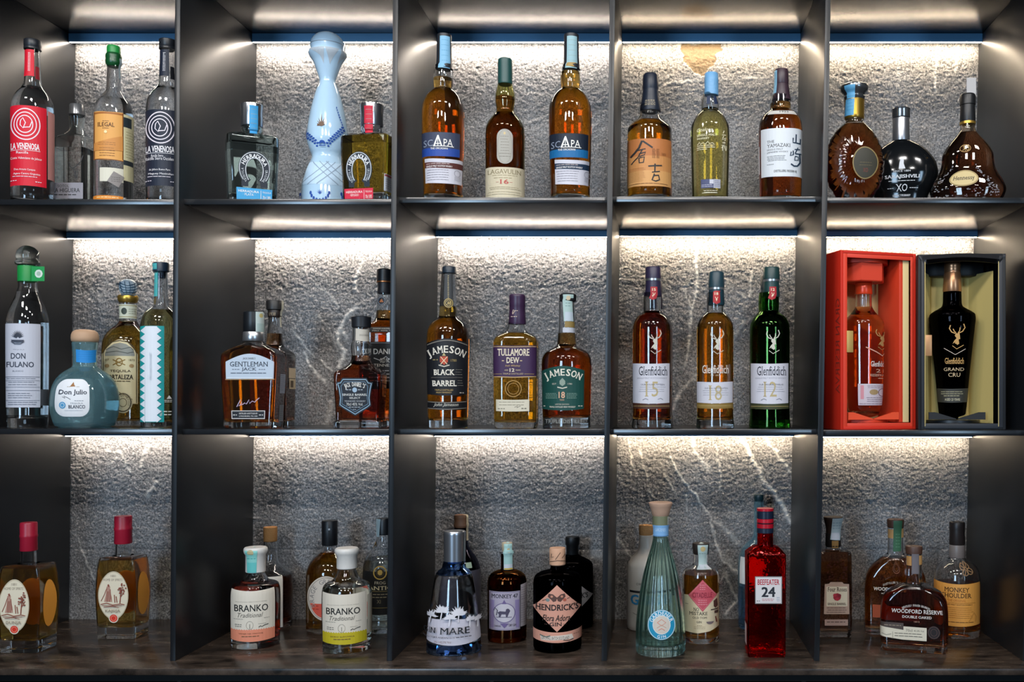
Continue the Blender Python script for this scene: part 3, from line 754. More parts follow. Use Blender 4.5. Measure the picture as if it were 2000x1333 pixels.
b.lab('neck_petals', None, None, [('P', [(965 + 0, 190), (1010, 195), (1062, 192), (1045, 300), (1025, 245)], '#b2bdc6'), ('P', [(1062, 192), (1120, 192), (1150, 190), (1100, 300)], '#b2bdc6'), ('P', [(1160, 190), (1212, 188), (1180, 250), (1165, 295)], '#b2bdc6')])
G = [('P', [(1010, 745), (1038, 745), (1012, 728)], '#6f5440')]
for a_, l_ in ((90, 88), (70, 62), (110, 62), (52, 48), (128, 48), (30, 36), (150, 36), (10, 26), (170, 26)):
    c_, s_ = math.cos(math.radians(a_)), math.sin(math.radians(a_)); G.append(('P', [(1038 - 7 * s_, 742 - 7 * c_), (1038 + l_ * c_, 742 - l_ * s_), (1038 + 7 * s_, 742 + 7 * c_)], '#6f5440'))
b.lab('agave_emblem', None, None, G)
G = []
for sgn in (-1, 1):
    for i in range(9):
        t = i / 8; px_ = 1042 + sgn * (34 + 100 * t); py_ = 872 - 92 * t ** 0.8 - (30 * t * t)
        for dx_, dy_ in ((0, -12), (10 * sgn, 8)):
            G.append(('P', ell(px_ + dx_, py_ + dy_, 9, 6, 10), BL))
    G.append(('L', [(1042 + sgn * (34 + 100 * t), 872 - 92 * t ** 0.8 - 30 * t * t) for t in (0, .25, .5, .75, 1)], 3, BL))
for i in range(5):
    a_ = math.radians(30 + 30 * i); G.append(('P', ell(1042 + 18 * math.cos(a_), 872 - 20 * math.sin(a_), 6, 9, 10), BL))
G += [('R', 1018, 876, 1066, 882, BL)]
for i in range(10): G.append(('P', ell(1148 + 4 * i if i < 9 else 1185, 600 + 17 * i, 4, 8, 8), BL))
b.lab('blue_garland', None, None, G)
G = []
for i in range(-6, 9):
    x_ = 900 + i * 56
    G.append(('L', [(x_ + 190 * t, 985 + 172 * t) for t in (0, .2, .4, .6, .8, 1)], 6, '#8fa3b8')); G.append(('L', [(x_ + 190 - 190 * t, 985 + 172 * t) for t in (0, .2, .4, .6, .8, 1)], 6, '#8fa3b8'))
G = [g for g in G if all(930 - 40 * ((p[1] - 985) / 172) < p[0] < 1235 + 40 * ((p[1] - 985) / 172) for p in g[1])]
b.lab('lattice_relief', bow(925, 985, 1235, 1150, 12), '#c3dcf0', G)
G = []
for cxx in (1026, 1240, 830):
    for i in range(9):
        a_ = math.radians(200 + 17.5 * i * 1.0 + 0); r1, r2 = 52, 72
        a_ = math.radians(190 + 20 * i)
        G.append(('P', ell(cxx + 66 * math.cos(a_), 1200 - 66 * math.sin(a_), 8, 14, 8), BL))
    for a_ in (40, 65, 90, 115, 140):
        c_, s_ = math.cos(math.radians(a_)), math.sin(math.radians(a_)); G.append(('P', [(cxx - 5 * s_, 1222), (cxx + 30 * c_, 1222 - 34 * s_), (cxx + 5 * s_, 1222)], BL))
b.lab('blue_fans', None, None, G)

# ---- top row, centre compartment
cell(780, 40, 3.602, S1[2] + TH)
def scapa(cx, lab, strip_els, top, c1, c2, c3, fill, x0, x1, x2, x3, y0):
    d = cx - 308
    b = Bottle('whisky_bottle', lab, cx, [(None, 138), (1200, 138), (950, 147), (700, 151), (620, 148), (560, 130), (520, 104), (496, 78), (484, 63), (474, 64), (455, 68), (410, 69), (370, 66), (340, 60), (320, 56)], yc=0.085)
    b.body(CL, fill=fill, liquid=AMBER, base=0.014)
    b.cap('capsule', P('#23262c', 0.45), [(346, 62), (340, 58), (330, 57), (260, 54), (106, 52), (104, 48)], dx=8)
    strip(b, 285 + d, 108, 356 + d, 336, TAXB if strip_els == 0 else '#93b6bd', [] if strip_els == 0 else [('R', 290 + d, 296, 352 + d, 326, '#a98b52')])
    q = lambda v: v + d
    b.lab('front_label', bow(x0, y0, x1, y0 + 168, 8), c1, [('P', bow(x0, y0 + 112, x1, y0 + 168, 8), c2), ('T', '^SC', x0 + 12, x0 + 76, y0 + 58, y0 + 104, '#8f99ab'), ('P', [(x0 + 78, y0 + 104), (x0 + 108, y0 + 28), (x0 + 116, y0 + 28), (x0 + 142, y0 + 104), (x0 + 132, y0 + 104), (x0 + 111, y0 + 44), (x0 + 90, y0 + 104)], WHT), ('L', [(x0 + 96, y0 + 88), (x0 + 126, y0 + 88)], 6, WHT), ('L', [(x0 + 111, y0 + 44), (x0 + 111, y0 + 104)], 5, WHT), ('T', '^PA', x0 + 148, x0 + 218, y0 + 54, y0 + 104, WHT), ('R', x0 + 78, y0 + 102, x0 + 222, y0 + 107, WHT), ('T', 'THE ORCADIAN', x0 + 60, x0 + 180, y0 + 114, y0 + 128, WHT, 0.01)])
    y2 = y0 + 188
    b.lab('lower_label', bow(x2, y2, x3, y2 + 172, 8), '#cfcdd6', [('P', bow(x2, y2 + 26, x3, y2 + 66, 8), c3), ('D', x2 + 10, x2 + 180, y2 + 38, 1, 9, 8, '#b9a8a4'), ('T', 'SINGLE MALT SCOTCH WHISKY', x2 + 10, x2 + 190, y2 + 52, y2 + 64, '#f2ece8', 0.01), ('D', x2 + 8, x2 + 176, y2 + 84, 5, 17, 5, '#6a6670'), ('O', x2 + 225, y2 + 100, 20, 22, 5, '#a8a6b0'), ('R', x2 + 206, y2 + 122, x3 - 14, y2 + 150, '#b9b7c0')])
    return b
scapa(308, 'amber bottle with navy label over a brown banded one, left of the green capped bottle', 0, 0, '#3a4158', '#25489a', '#5a2f2c', 412, 160, 425, 182, 442, 780)
scapa(1202, 'amber bottle with black and blue label, right of the green capped bottle', 1, 0, '#182232', '#15689f', '#20344c', 368, 1057, 1328, 1096, 1332, 788)
b = Bottle('whisky_bottle', 'dark brown bottle with cream base label and green ridged cap', 744, [(None, 136), (1000, 138), (850, 139), (770, 136), (720, 118), (680, 88), (655, 68), (635, 61), (610, 63), (560, 69), (520, 67), (480, 57), (455, 52), (440, 50)], yc=0.085)
b.body(glass((0.93, 0.90, 0.66)), fill=545, liquid=BROWN)
b.cap('cap', P('#1f4a47', 0.4), [(456, 50), (450, 53)] + [(v, 51 + (1 if (i % 2) else 0)) for i, v in enumerate(range(440, 290, -10))] + [(280, 50), (274, 44)])
b.lab('oval_label', rrect(686, 764, 798, 1010, 55), '#a9a59b', [('O', 742, 887, 50, 117, 2, '#8d887c'), ('E', 740, 795, 8, 10, '#cdb88a'), ('D', 710, 775, 815, 7, 20, 5, '#857f74'), ('D', 700, 788, 935, 2, 20, 6, '#857f74')])
b.lab('front_label', bow(600, 1026, 882, 1300, 8), '#cfc3a6', [('T', '^LAGAVULIN', 622, 856, 1048, 1080, '#8d8062', 0.01), ('D', 655, 830, 1088, 1, 8, 8, '#a39677'), ('D', 665, 815, 1106, 1, 8, 8, '#a39677'), ('T', '^16', 706, 768, 1120, 1152, '#b5524a', 0.02), ('R', 680, 1138, 700, 1140, '#b5524a'), ('R', 774, 1138, 795, 1140, '#b5524a'), ('D', 635, 850, 1172, 2, 12, 5, '#a39677'), ('D', 615, 870, 1205, 2, 16, 5, '#b3a688')])

# ---- top row, fourth compartment
cell(1190, 60, 3.809, S1[3] + TH)
b = Bottle('whisky_bottle', 'amber bottle with copper label of large brushed characters and black capsule', 301, [(None, 164), (1100, 166), (760, 165), (735, 162), (712, 146), (690, 122), (660, 90), (640, 76), (620, 72), (600, 73), (560, 72)], yc=0.09)
b.body(CL, fill=688, liquid=ORANGE, base=0.012)
b.cap('capsule', P('#1a2230', 0.42), [(606, 76), (600, 77), (560, 74), (500, 64), (450, 58), (440, 58), (434, 60), (400, 59), (340, 57), (326, 48)], dx=6)
b.lab('capsule_band', None, None, [('D', 262, 345, 512, 3, 18, 8, '#8d8270'), ('D', 262, 345, 520, 2, 22, 6, '#a79a82')])
b.lab('front_label', bow(134, 795, 458, 1150, 8), '#b9733f', [('P', [(134, 930), (458, 930), (458, 1150), (300, 1158), (134, 1150)], '#c98a4f'), ('P', [(134, 1040), (458, 1040), (458, 1150), (300, 1158), (134, 1150)], '#d39c5e'),
      ('L', [(245, 818), (222, 870), (190, 905), (160, 930)], 16, INK), ('L', [(248, 820), (290, 850), (322, 872)], 13, INK), ('L', [(205, 890), (270, 880)], 8, INK), ('L', [(250, 880), (215, 940), (165, 985)], 9, INK), ('L', [(222, 915), (272, 905), (262, 925), (225, 935)], 8, INK), ('L', [(225, 945), (262, 940), (255, 980), (225, 982), (222, 945)], 9, INK),
      ('L', [(290, 1010), (390, 1000)], 10, INK), ('L', [(340, 990), (338, 1050)], 10, INK), ('L', [(318, 1055), (375, 1045)], 8, INK), ('L', [(335, 1065), (318, 1112), (345, 1120), (372, 1108), (365, 1075), (330, 1080)], 10, INK),
      ('D', 318, 345, 880, 8, 9, 5, '#7a4a28'), ('D', 350, 375, 880, 8, 9, 5, '#7a4a28'), ('T', 'THE KURAYOSHI', 385, 418, 905, 925, '#7a4a28'), ('D', 140, 270, 1020, 9, 12, 3, '#a4683a'), ('D', 150, 440, 1135, 1, 9, 5, '#7a4a28')])
b.lab('back_label', rect(462, 880, 640, 1140), '#d9d2c4')
b = Bottle('whisky_bottle', 'pale yellow bottle with white script and light blue wax cap', 750, [(None, 135), (1200, 136), (1000, 141), (800, 145), (720, 141), (680, 126), (640, 104), (612, 78), (600, 62), (585, 64), (560, 66), (520, 62), (490, 54), (470, 50)], yc=0.09)
b.body(CL, fill=585, liquid=PALE)
b.cap('wax_cap', P('#6fa5cf', 0.4, 0, 0.4, 0.3, 120), [(487, 48), (484, 53), (440, 52), (380, 52), (326, 51), (320, 46)], dx=10)
b.lab('neck_ribbon', None, None, [('P', [(726, 484), (756, 484), (748, 548), (724, 545)], '#1c2c4a'), ('P', [(776, 484), (800, 484), (806, 540), (782, 546)], '#1c2c4a')])
WP = '#dcd9bf'
b.lab('front_print', None, None, [('T', 'Goalong', 655, 770, 722, 756, WP, 0, 0.3), ('T', '^SINGLE MALT', 655, 800, 768, 784, WP, 0.01), ('T', 'WHISKEY', 655, 745, 794, 808, WP, 0.01), ('L', [(660, 845), (675, 826), (680, 845), (700, 832), (715, 846), (735, 826), (745, 844), (765, 836), (780, 846)], 4, WP), ('D', 655, 795, 852, 2, 14, 7, WP), ('D', 655, 735, 880, 1, 9, 6, WP),
      ('L', [(850, 738), (842, 760)], 5, WP), ('L', [(835, 772), (862, 768)], 5, WP), ('L', [(845, 780), (835, 808), (862, 790), (855, 812)], 6, WP), ('L', [(838, 830), (858, 826)], 5, WP), ('L', [(832, 850), (848, 846), (832, 870)], 5, WP), ('L', [(840, 850), (840, 890)], 5, WP), ('L', [(852, 850), (862, 886)], 5, WP), ('L', [(852, 850), (866, 850), (864, 880)], 4, WP), ('D', 700, 806, 1188, 2, 14, 7, WP), ('D', 690, 815, 1205, 1, 9, 5, WP)])
b.lab('lower_label', rect(682, 1106, 826, 1172), '#4a4f70', [('R', 746, 1108, 775, 1140, '#c4c4cc'), ('R', 776, 1106, 826, 1172, '#a9aab6'), ('D', 686, 775, 1146, 2, 12, 6, '#b9b9c6'), ('D', 782, 822, 1116, 4, 13, 6, '#6a6a7a')])
b = Bottle('whisky_bottle', 'dark amber bottle with large white label, brush characters and purple brown capsule', 1273, [(None, 155), (1085, 160), (760, 163), (700, 159), (660, 146), (630, 124), (610, 100), (598, 82), (585, 76), (560, 76), (520, 73), (490, 70)], yc=0.09)
b.body(CL, fill=545, liquid=DAMBER)
b.cap('capsule', P('#3b2a33', 0.4), [(524, 72), (516, 70), (470, 62), (410, 54), (404, 52), (400, 54), (300, 52), (293, 48)], dx=8)
b.lab('tax_strip', [(1210, 298), (1247, 294), (1247, 480), (1196, 480)], '#7fb0c8', [('D', 1212, 1240, 320, 6, 24, 5, '#4f8fb4')])
b.lab('neck_label', bow(1186, 586, 1384, 618, 8), '#c6c2bb', [('T', '1923', 1268, 1330, 596, 612, INK, 0.01)])
b.lab('front_label', bow(1130, 716, 1436, 1076, 10), '#d8dce0', [('T', '^THE', 1174, 1228, 812, 832, INK), ('T', '^YAMAZAKI', 1174, 1346, 840, 866, INK), ('T', '^SINGLE MALT', 1174, 1292, 876, 888, '#4a4c50'), ('T', '^JAPANESE WHISKY', 1174, 1330, 896, 910, '#4a4c50'), ('D', 1174, 1320, 930, 4, 11, 5, '#5b5d61'), ('D', 1174, 1225, 990, 1, 9, 5, '#5b5d61'), ('T', '^DISTILLERS RESERVE', 1226, 1394, 1036, 1052, INK, 0.005),
      ('L', [(1388, 765), (1386, 825)], 9, '#22364a'), ('L', [(1366, 795), (1364, 830), (1420, 828)], 9, '#22364a'), ('L', [(1418, 790), (1416, 832)], 8, '#22364a'), ('L', [(1352, 900), (1345, 930), (1368, 920), (1366, 890)], 8, '#22364a'), ('L', [(1376, 880), (1415, 872)], 7, '#22364a'), ('L', [(1400, 862), (1380, 910)], 7, '#22364a'), ('L', [(1380, 912), (1424, 902)], 7, '#22364a'), ('L', [(1412, 905), (1416, 970), (1396, 1000), (1372, 1004), (1350, 990)], 10, '#22364a'), ('L', [(1380, 930), (1376, 960), (1402, 955), (1402, 930), (1380, 930)], 6, '#22364a')])
b.lab('back_label', rect(1060, 880, 1121, 1085), '#d5d2d2')

# ---- top row, rightmost compartment
cell(1600, 60, 3.8075, S1[4] + TH)
def ridges(p, s):
    zc_ = s.Z(985); hh = s.Z(690) - zc_
    q = p.copy(); dx, dz = p[:, 0], p[:, 2] - zc_
    rho = np.hypot(dx / 0.0625, dz / max(hh, 1e-6)); phi = np.arctan2(dz, dx)
    w = np.clip((rho - 0.35) / 0.5, 0, 1) * np.clip((0.075 - dz) / 0.02, 0, 1) if True else 0
    w = w * np.clip((hh * 0.98 - dz) / 0.012, 0, 1)
    k = 1 + 0.09 * w * np.abs(np.cos(phi * 12)) - 0.045 * w
    q[:, 1] *= k; q[:, 0] *= 1 + (k - 1) * 0.35
    return q
b = Bottle('cognac_decanter', 'round ridged cognac decanter with oval medallion and gold neck', 262, [(None, 110, 70), (1225, 150, 92), (1150, 198, 112), (1070, 220, 122), (985, 227, 126), (900, 216, 120), (820, 186, 106), (760, 148, 90), (720, 108, 76), (695, 78, 68), (682, 66, 66), (672, 65, 65), (650, 65, 65)], yc=0.088, facing=17, kq=30, disp=ridges)
b.body(glass((1, 0.97, 0.93)), fill=705, liquid=BROWN, wall=0.003)
b.cap('neck_band', P('#b58f3c', 0.3, 0.85), [(664, 70), (658, 74), (640, 75), (540, 74), (522, 76), (518, 70)], label='gold neck band')
b.cap('stopper', P('#8f9294', 0.22, 0.9), [(524, 66), (512, 76), (498, 80), (488, 74), (474, 80), (455, 100), (430, 106), (416, 102), (408, 90)], label='silver flared stopper')
b.lab('tax_strip', rect(205, 410, 266, 500), '#5fa3cb', [('D', 212, 256, 425, 3, 24, 5, '#3f86b4')], dv=0.003, zy_ref=440)
b.lab('tax_strip', [(200, 500), (264, 500), (256, 632), (190, 628)], '#5fa3cb', [('D', 206, 252, 515, 4, 24, 5, '#3f86b4')], dv=0.003)
b.lab('medallion', ell(327, 993, 86, 122), '#3a372c', [('O', 327, 993, 82, 116, 7, '#8f7a4a'), ('D', 288, 372, 990, 2, 20, 5, '#6d6142'), ('T', '^XO', 312, 346, 1032, 1062, '#7a3a30')], lift=0.012)
b = Bottle('brandy_decanter', 'round matt black brandy decanter with silver neck and white print', 608, [(None, 170, 96), (1230, 205, 110), (1150, 255, 128), (1070, 276, 136), (1000, 262, 130), (920, 210, 112), (860, 140, 86), (835, 96, 68), (820, 62, 62), (700, 62, 62), (600, 62, 62)], yc=0.17, facing=0)
b.solid(P('#101214', 0.12, 0, 0.5), 'body')
b.cap('neck_sleeve', P('#9c9ea4', 0.3, 0.85), [(830, 64), (822, 66), (780, 65), (660, 64), (654, 62)], label='silver sleeve')
b.cap('cap', P('#b4b6ba', 0.2, 0.95), [(656, 66), (650, 69), (600, 68), (590, 72), (586, 70), (584, 60)])
SW = '#d5d6da'
b.lab('front_print', None, None, [('P', [(592, 1028), (596, 985), (604, 955), (618, 948), (630, 962), (628, 990), (640, 1028)], SW), ('T', 'SINCE 1884', 552, 678, 1038, 1052, SW), ('T', '^SARAJISHVILI', 488, 748, 1072, 1104, SW, 0.02), ('D', 512, 722, 1114, 1, 8, 7, SW), ('T', '^XO', 564, 664, 1140, 1192, SW), ('D', 488, 556, 1166, 1, 8, 7, SW), ('D', 684, 760, 1166, 1, 8, 7, SW), ('T', 'COGNAC TYPE BRANDY', 525, 702, 1214, 1230, SW, 0.01)], lift=0.0008)
b = Bottle('cognac_bottle', 'dark bell shaped cognac bottle with gold oval label and paper strip on top', 1104, [(None, 235, 130), (1240, 272, 142), (1190, 286, 146), (1140, 268, 138), (1080, 232, 122), (1030, 206, 110), (980, 196, 106), (930, 192, 104), (885, 172, 98), (840, 138, 88), (800, 102, 78), (770, 76, 68), (750, 62, 60), (730, 56, 56), (690, 56, 56), (640, 55, 55)], yc=0.092, facing=4)
b.body(glass((0.95, 0.9, 0.84)), fill=765, liquid=liq((0.20, 0.045, 0.012)), wall=0.003)
b.cap('capsule', P('#17181a', 0.4), [(690, 58), (684, 60), (600, 57), (560, 55), (556, 60), (490, 60), (480, 56), (476, 50)])
b.cap('gold_ring', P('#c9a24a', 0.32, 0.85), [(704, 57), (702, 61), (684, 61), (682, 57)])
bm = bmesh.new(); kk = b.sy / C.f
box(bm, -8 * kk, 62 * kk, -0.0005, 0.0005, b.Z(486), b.Z(352), 0.0); o = finish(bm, 'tax_strip', P('#b3b0ae', 0.6), b.o, 30, False); o.rotation_euler = (0, 0, -b.rot)
b.lab('front_label', ell(1077, 1098, 106, 62), '#cdb884', [('O', 1077, 1098, 100, 57, 5, '#8d7440'), ('T', '^Hennessy', 998, 1156, 1080, 1122, '#3a2f22', 0.01)], lift=0.0012)
G = [('O', 1082, 870, 50, 27, 5, '#b08a50'), ('T', '^XO', 1055, 1118, 852, 890, '#b99a5c')]
for i in range(190):
    sd = -1 if i % 2 else 1; t_ = random.random(); x_ = 1085 + sd * (90 + 160 * t_ * random.uniform(.55, 1)) - 8; y_ = 1000 + 240 * t_ ** 0.9 + random.uniform(-20, 20)
    if i > 120: x_ = random.uniform(900, 1330); y_ = random.uniform(1175, 1245)
    if ((x_ - 1077) / 125) ** 2 + ((y_ - 1098) / 78) ** 2 < 1 or y_ > 1250: continue
    if abs(x_ - 1104) > np.interp(y_, [980, 1030, 1080, 1140, 1190, 1240], [196, 206, 216, 216, 216, 216]) - 30: continue
    w_ = random.uniform(3, 6); G.append(('P', ell(x_, y_, w_, w_ * .8, 6), '#8d8c90'))
b.lab('front_print', None, None, G, lift=0.0006)

# ---- middle row, leftmost compartment
cell(0, 460, 3.3314, S2[0] + TH)
b = Bottle('tequila_bottle', 'tall clear bottle with pale grey label, green neck band and glass dome stopper', 180, [(None, 134), (1215, 137), (1130, 139), (640, 143), (570, 142), (520, 134), (450, 108), (400, 84), (365, 73), (330, 66), (250, 64), (200, 66)], yc=0.085)
b.body(CL, fill=372, liquid=WATER, base=0.02, wall=0.003)
b.cap('neck_band', P('#128a3e', 0.5), [(306, 63), (304, 68), (205, 68), (200, 64)])
b.cap('stopper', glass((0.95, 0.99, 0.98)), [(203, 55), (198, 74), (192, 84), (180, 86), (170, 82), (158, 74), (146, 78), (124, 79), (100, 70), (82, 50), (72, 26), (68, 6)], smooth=80)
kk = b.sy / C.f
bm = bmesh.new(); box(bm, 58 * kk, 142 * kk, -0.0165, -0.0157, b.Z(306), b.Z(211), 0.0003); tg_ = finish(bm, 'band_tag', P('#139045', 0.5), b.o, 30, False)
bm = bmesh.new()
for r_, c_ in ((26, 0), (14, 1)):
    bm.faces.new([bm.verts.new(((106 + r_ * math.cos(a_)) * kk, -0.0167 - 0.0001 * c_, b.Z(258 + 1.05 * r_ * math.sin(a_)))) for a_ in np.linspace(0, 2 * math.pi, 9, endpoint=False)]).material_index = c_
finish(bm, 'tag_emblem', ['#cfd9d0', '#9fb5a6'], tg_, 30, False)
G = [('T', 'TEQUILA', 85, 160, 742, 750, '#777a85'), ('T', 'DON', 72, 166, 768, 806, '#3c4150', 0.02), ('T', 'FULANO', 44, 220, 824, 860, '#3c4150', 0.02), ('T', '^BLANCO', 82, 152, 880, 890, '#777a85'), ('R', 38, 921, 258, 924, '#5a5e6c'), ('D', 45, 245, 932, 1, 9, 6, '#777a85'), ('R', 38, 946, 258, 948, '#5a5e6c'), ('D', 45, 245, 955, 2, 16, 6, '#777a85'), ('R', 38, 988, 258, 990, '#5a5e6c'), ('R', 38, 1010, 258, 1012, '#5a5e6c'), ('D', 45, 215, 1028, 3, 14, 6, '#777a85'), ('R', 38, 1075, 258, 1077, '#5a5e6c'), ('D', 45, 245, 1086, 2, 14, 6, '#777a85')]
for a_ in range(15, 180, 15):
    c_, s_ = math.cos(math.radians(a_)), math.sin(math.radians(a_)); G.append(('P', [(118 - 5 * s_ + 6 * c_, 668 - 5 * c_ - 6 * s_), (118 + 42 * c_, 668 - 52 * s_), (118 + 5 * s_ + 6 * c_, 668 + 5 * c_ - 6 * s_)], '#2f3340'))
G += [('P', ell(118, 682, 40, 18, 16, 180, 360), '#3c4150'), ('L', [(78, 692), (100, 708), (136, 708), (158, 692)], 5, '#3c4150')]
b.lab('front_label', rect(36, 575, 263, 1122), '#c2c4cf', G)
b.lab('back_label', rect(262, 1005, 400, 1110), '#4a4d52')
b = Bottle('tequila_bottle', 'squat round pale turquoise bottle with tan rounded cork and blue neck band', 553, [(None, 175), (1240, 195), (1205, 211), (1150, 226), (1090, 231), (1040, 227), (985, 213), (940, 190), (905, 158), (878, 118), (862, 92), (848, 80), (820, 80), (760, 82), (735, 84), (705, 88), (698, 84)], yc=0.1)
b.body(glass((0.92, 0.985, 0.995), lit_tint=(0.50, 0.90, 1.0), mf=0.15), fill=862, liquid=liq((0.84, 0.965, 0.985)), wall=0.0032, base=0.01)
b.cap('cork', P('#bd9a7c', 0.55, 0, 0.3, 0.2, 80), [(703, 70), (700, 78), (690, 91), (672, 94), (650, 92), (632, 84), (620, 66), (615, 34)], smooth=80)
b.lab('neck_band', bow(496, 744, 624, 826, 6), '#2788d0', [('D', 505, 612, 760, 4, 15, 3, '#1f74b8')])
b.lab('front_label', rrect(358, 936, 582, 1182, 60), '#e3e5e8', [('P', [(456, 975), (470, 955), (478, 975), (488, 985), (446, 987)], '#9a6a3a'), ('D', 430, 450, 985, 1, 8, 6, '#9a8a6a'), ('D', 495, 515, 985, 1, 8, 6, '#9a8a6a'), ('T', '^Don Julio', 380, 566, 1006, 1046, '#22293a', 0.015), ('L', [(405, 1052), (425, 1062), (415, 1048), (440, 1058), (460, 1070)], 3, '#22293a'), ('D', 485, 550, 1076, 1, 9, 6, '#8a8f98'), ('E', 408, 1107, 21, 22, '#4f97c4'), ('O', 408, 1107, 12, 13, 3, '#d6e4ee'), ('T', 'TEQUILA', 458, 540, 1090, 1100, '#8a8f98'), ('T', '^BLANCO', 446, 554, 1106, 1128, '#4a4f5c', 0.01), ('R', 420, 1140, 540, 1142, '#b7bac0')], dv=0.004)
b.lab('embossed_arc', None, None, [('A', 'RESERVA DE DON JULIO', 500, 1080, 165, 185, 150, 45, 20, '#2f5560')], dv=0.004, zy_ref=905)
b = Bottle('tequila_bottle', 'golden bottle with cream arched label and blue white ball stopper', 833, [(None, 168), (1200, 172), (760, 173), (690, 166), (640, 140), (600, 98), (575, 68), (555, 58), (520, 56), (450, 58), (440, 58)], yc=0.218)
b.body(CL, fill=560, liquid=liq((0.84, 0.55, 0.11)), base=0.012)
b.cap('neck_ring', 'gold', [(442, 56), (436, 62), (420, 68), (402, 70), (392, 64), (388, 50)], label='gold neck ring')
b.cap('ball_stopper', P('#b5c6d0', 0.3, 0, 0.5), [(392, 34), (384, 46), (365, 57), (338, 61), (312, 56), (295, 40), (287, 18)], smooth=80)
G = []
for i in range(5): G.append(('L', [(775 + 4 * i, 300 + 20 * i), (800, 320 + 18 * i), (832, 330 + 14 * i), (865, 318 + 18 * i), (888, 300 + 20 * i)], 5, '#34566e'))
for i in range(4): G.append(('L', [(780 + 30 * i, 300), (790 + 28 * i, 340), (800 + 22 * i, 380)], 4, '#34566e'))
b.lab('stopper_scales', None, None, G, lift=0.0012, dv=0.003)
b.lab('neck_label', rect(770, 450, 906, 542), '#c9ccb8', [('R', 770, 456, 906, 460, '#8b7f4a'), ('R', 770, 530, 906, 534, '#8b7f4a'), ('E', 808, 495, 18, 22, '#39423a'), ('D', 834, 900, 480, 3, 14, 6, '#8b8f7a')])
b.lab('front_label', arch(664, 678, 896, 1098, 95, 18), '#d5c9a0', [('L', [(672, 1095), (672, 770), (690, 725), (730, 695), (780, 686), (830, 695), (870, 725), (888, 770), (888, 1095)], 6, '#4a3f2a'), ('P', [(684, 770), (700, 735), (740, 708), (780, 700), (820, 708), (860, 735), (876, 770), (876, 786), (684, 786)], '#8e9088'), ('L', [(690, 745), (740, 725), (790, 742), (850, 728), (870, 750)], 5, '#4f544f'), ('L', [(690, 765), (760, 755), (830, 768), (872, 758)], 5, '#4f544f'),
      ('O', 776, 826, 20, 24, 6, '#8a6a2a'), ('L', [(735, 810), (815, 845)], 6, '#8a6a2a'), ('L', [(735, 845), (815, 810)], 6, '#8a6a2a'), ('E', 698, 850, 15, 12, '#a5865a'), ('E', 855, 850, 15, 12, '#a5865a'), ('T', 'EST', 688, 712, 805, 818, '#5a4a2a'), ('T', '1873', 838, 874, 805, 818, '#5a4a2a'), ('T', 'TEQUILA', 718, 850, 876, 894, '#4a3a20', 0.01), ('T', '^FORTALEZA', 690, 866, 908, 938, '#2f2616', 0.02), ('D', 700, 860, 948, 1, 9, 8, '#5a4a2a'), ('L', [(690, 975), (740, 1000), (860, 1070)], 4, '#7a6a42')])
b.lab('seal_label', ell(800, 1090, 62, 68), '#c7bb94', [('O', 800, 1090, 52, 58, 8, '#4a3f2a'), ('A', 'HECHO EN MEXICO', 800, 1090, 40, 45, 200, -20, 14, '#4a3f2a'), ('O', 800, 1090, 24, 27, 4, '#5a4a2a')], lift=0.0009)
b = Bottle('tequila_bottle', 'clear bottle with teal zigzag edged white label, beside the first divider', 1048, [(None, 134), (1200, 136), (640, 137), (565, 132), (520, 116), (485, 82), (465, 56), (445, 48), (340, 44), (250, 42), (242, 44)], yc=0.13)
b.body(CL, fill=490, liquid=liq((0.86, 0.76, 0.30)), base=0.012)
b.cap('stopper', P('#1b2c3e', 0.4), [(282, 28), (278, 31), (240, 33), (238, 54), (186, 56), (180, 52)])
strip(b, 998, 184, 1027, 398, '#4fb3b4')
zl = zig(912, 936, 592, 1218, 13, 0); zr = zig(1066, 1030, 592, 1218, 13, 1)
TE = '#149c9c'
b.lab('front_label', rect(912, 590, 1068, 1218), TE, [('P', [(944, 592), (1022, 592), (1022, 1214), (944, 1214)], '#e6ebf1')] + [('P', [(945, 596 + 48 * i), (915, 620 + 48 * i), (945, 644 + 48 * i)], '#e6ebf1') for i in range(13)] + [('P', [(1021, 596 + 48 * i), (1050, 620 + 48 * i), (1021, 644 + 48 * i)], '#e6ebf1') for i in range(13)] + [('P', [(1068, 597 + 48 * i), (1046, 620 + 48 * i), (1068, 643 + 48 * i)], '#16706f') for i in range(0)] + [('T', 'TEQUILA ORGANICO', 976, 990, 760, 980, '#c3cbd6')] )
b.lab('lower_print', None, None, [('P', [(1084, 1066), (1100, 1042), (1118, 1066)], WHT), ('D', 1066, 1135, 1074, 2, 10, 6, WHT), ('T', 'TEQUILA', 1038, 1055, 1140, 1182, WHT), ('D', 1062, 1140, 1145, 2, 20, 11, WHT)])

# ---- middle row, second compartment
cell(340, 460, 3.3318, S2[1] + TH)
b = Bottle('whiskey_bottle', 'broad amber bottle with white arched label and black cap with pale strip', 478, [(None, 158, 95, 22), (1236, 162, 98, 22), (1200, 163, 98, 22), (940, 176, 102, 22), (800, 180, 102, 24), (770, 174, 100, 28), (745, 152, 96, 50), (722, 118, 92, 90), (706, 84, 80, 80), (695, 72), (680, 66), (640, 66), (632, 64)], yf=0.06)
b.body(CL, fill=725, liquid=AMBER, base=0.012, wall=0.003)
b.cap('collar', 'silver', [(692, 70), (686, 74), (660, 72), (634, 70), (630, 66)], label='silver collar')
b.cap('cap', P('#15181c', 0.4), [(632, 66), (628, 69), (560, 68), (504, 67), (499, 62)])
b.lab('tax_strip', rect(531, 500, 590, 630), '#bfccc8', [('E', 566, 523, 12, 14, '#c9b878'), ('R', 540, 575, 590, 628, '#a9bdb9')])
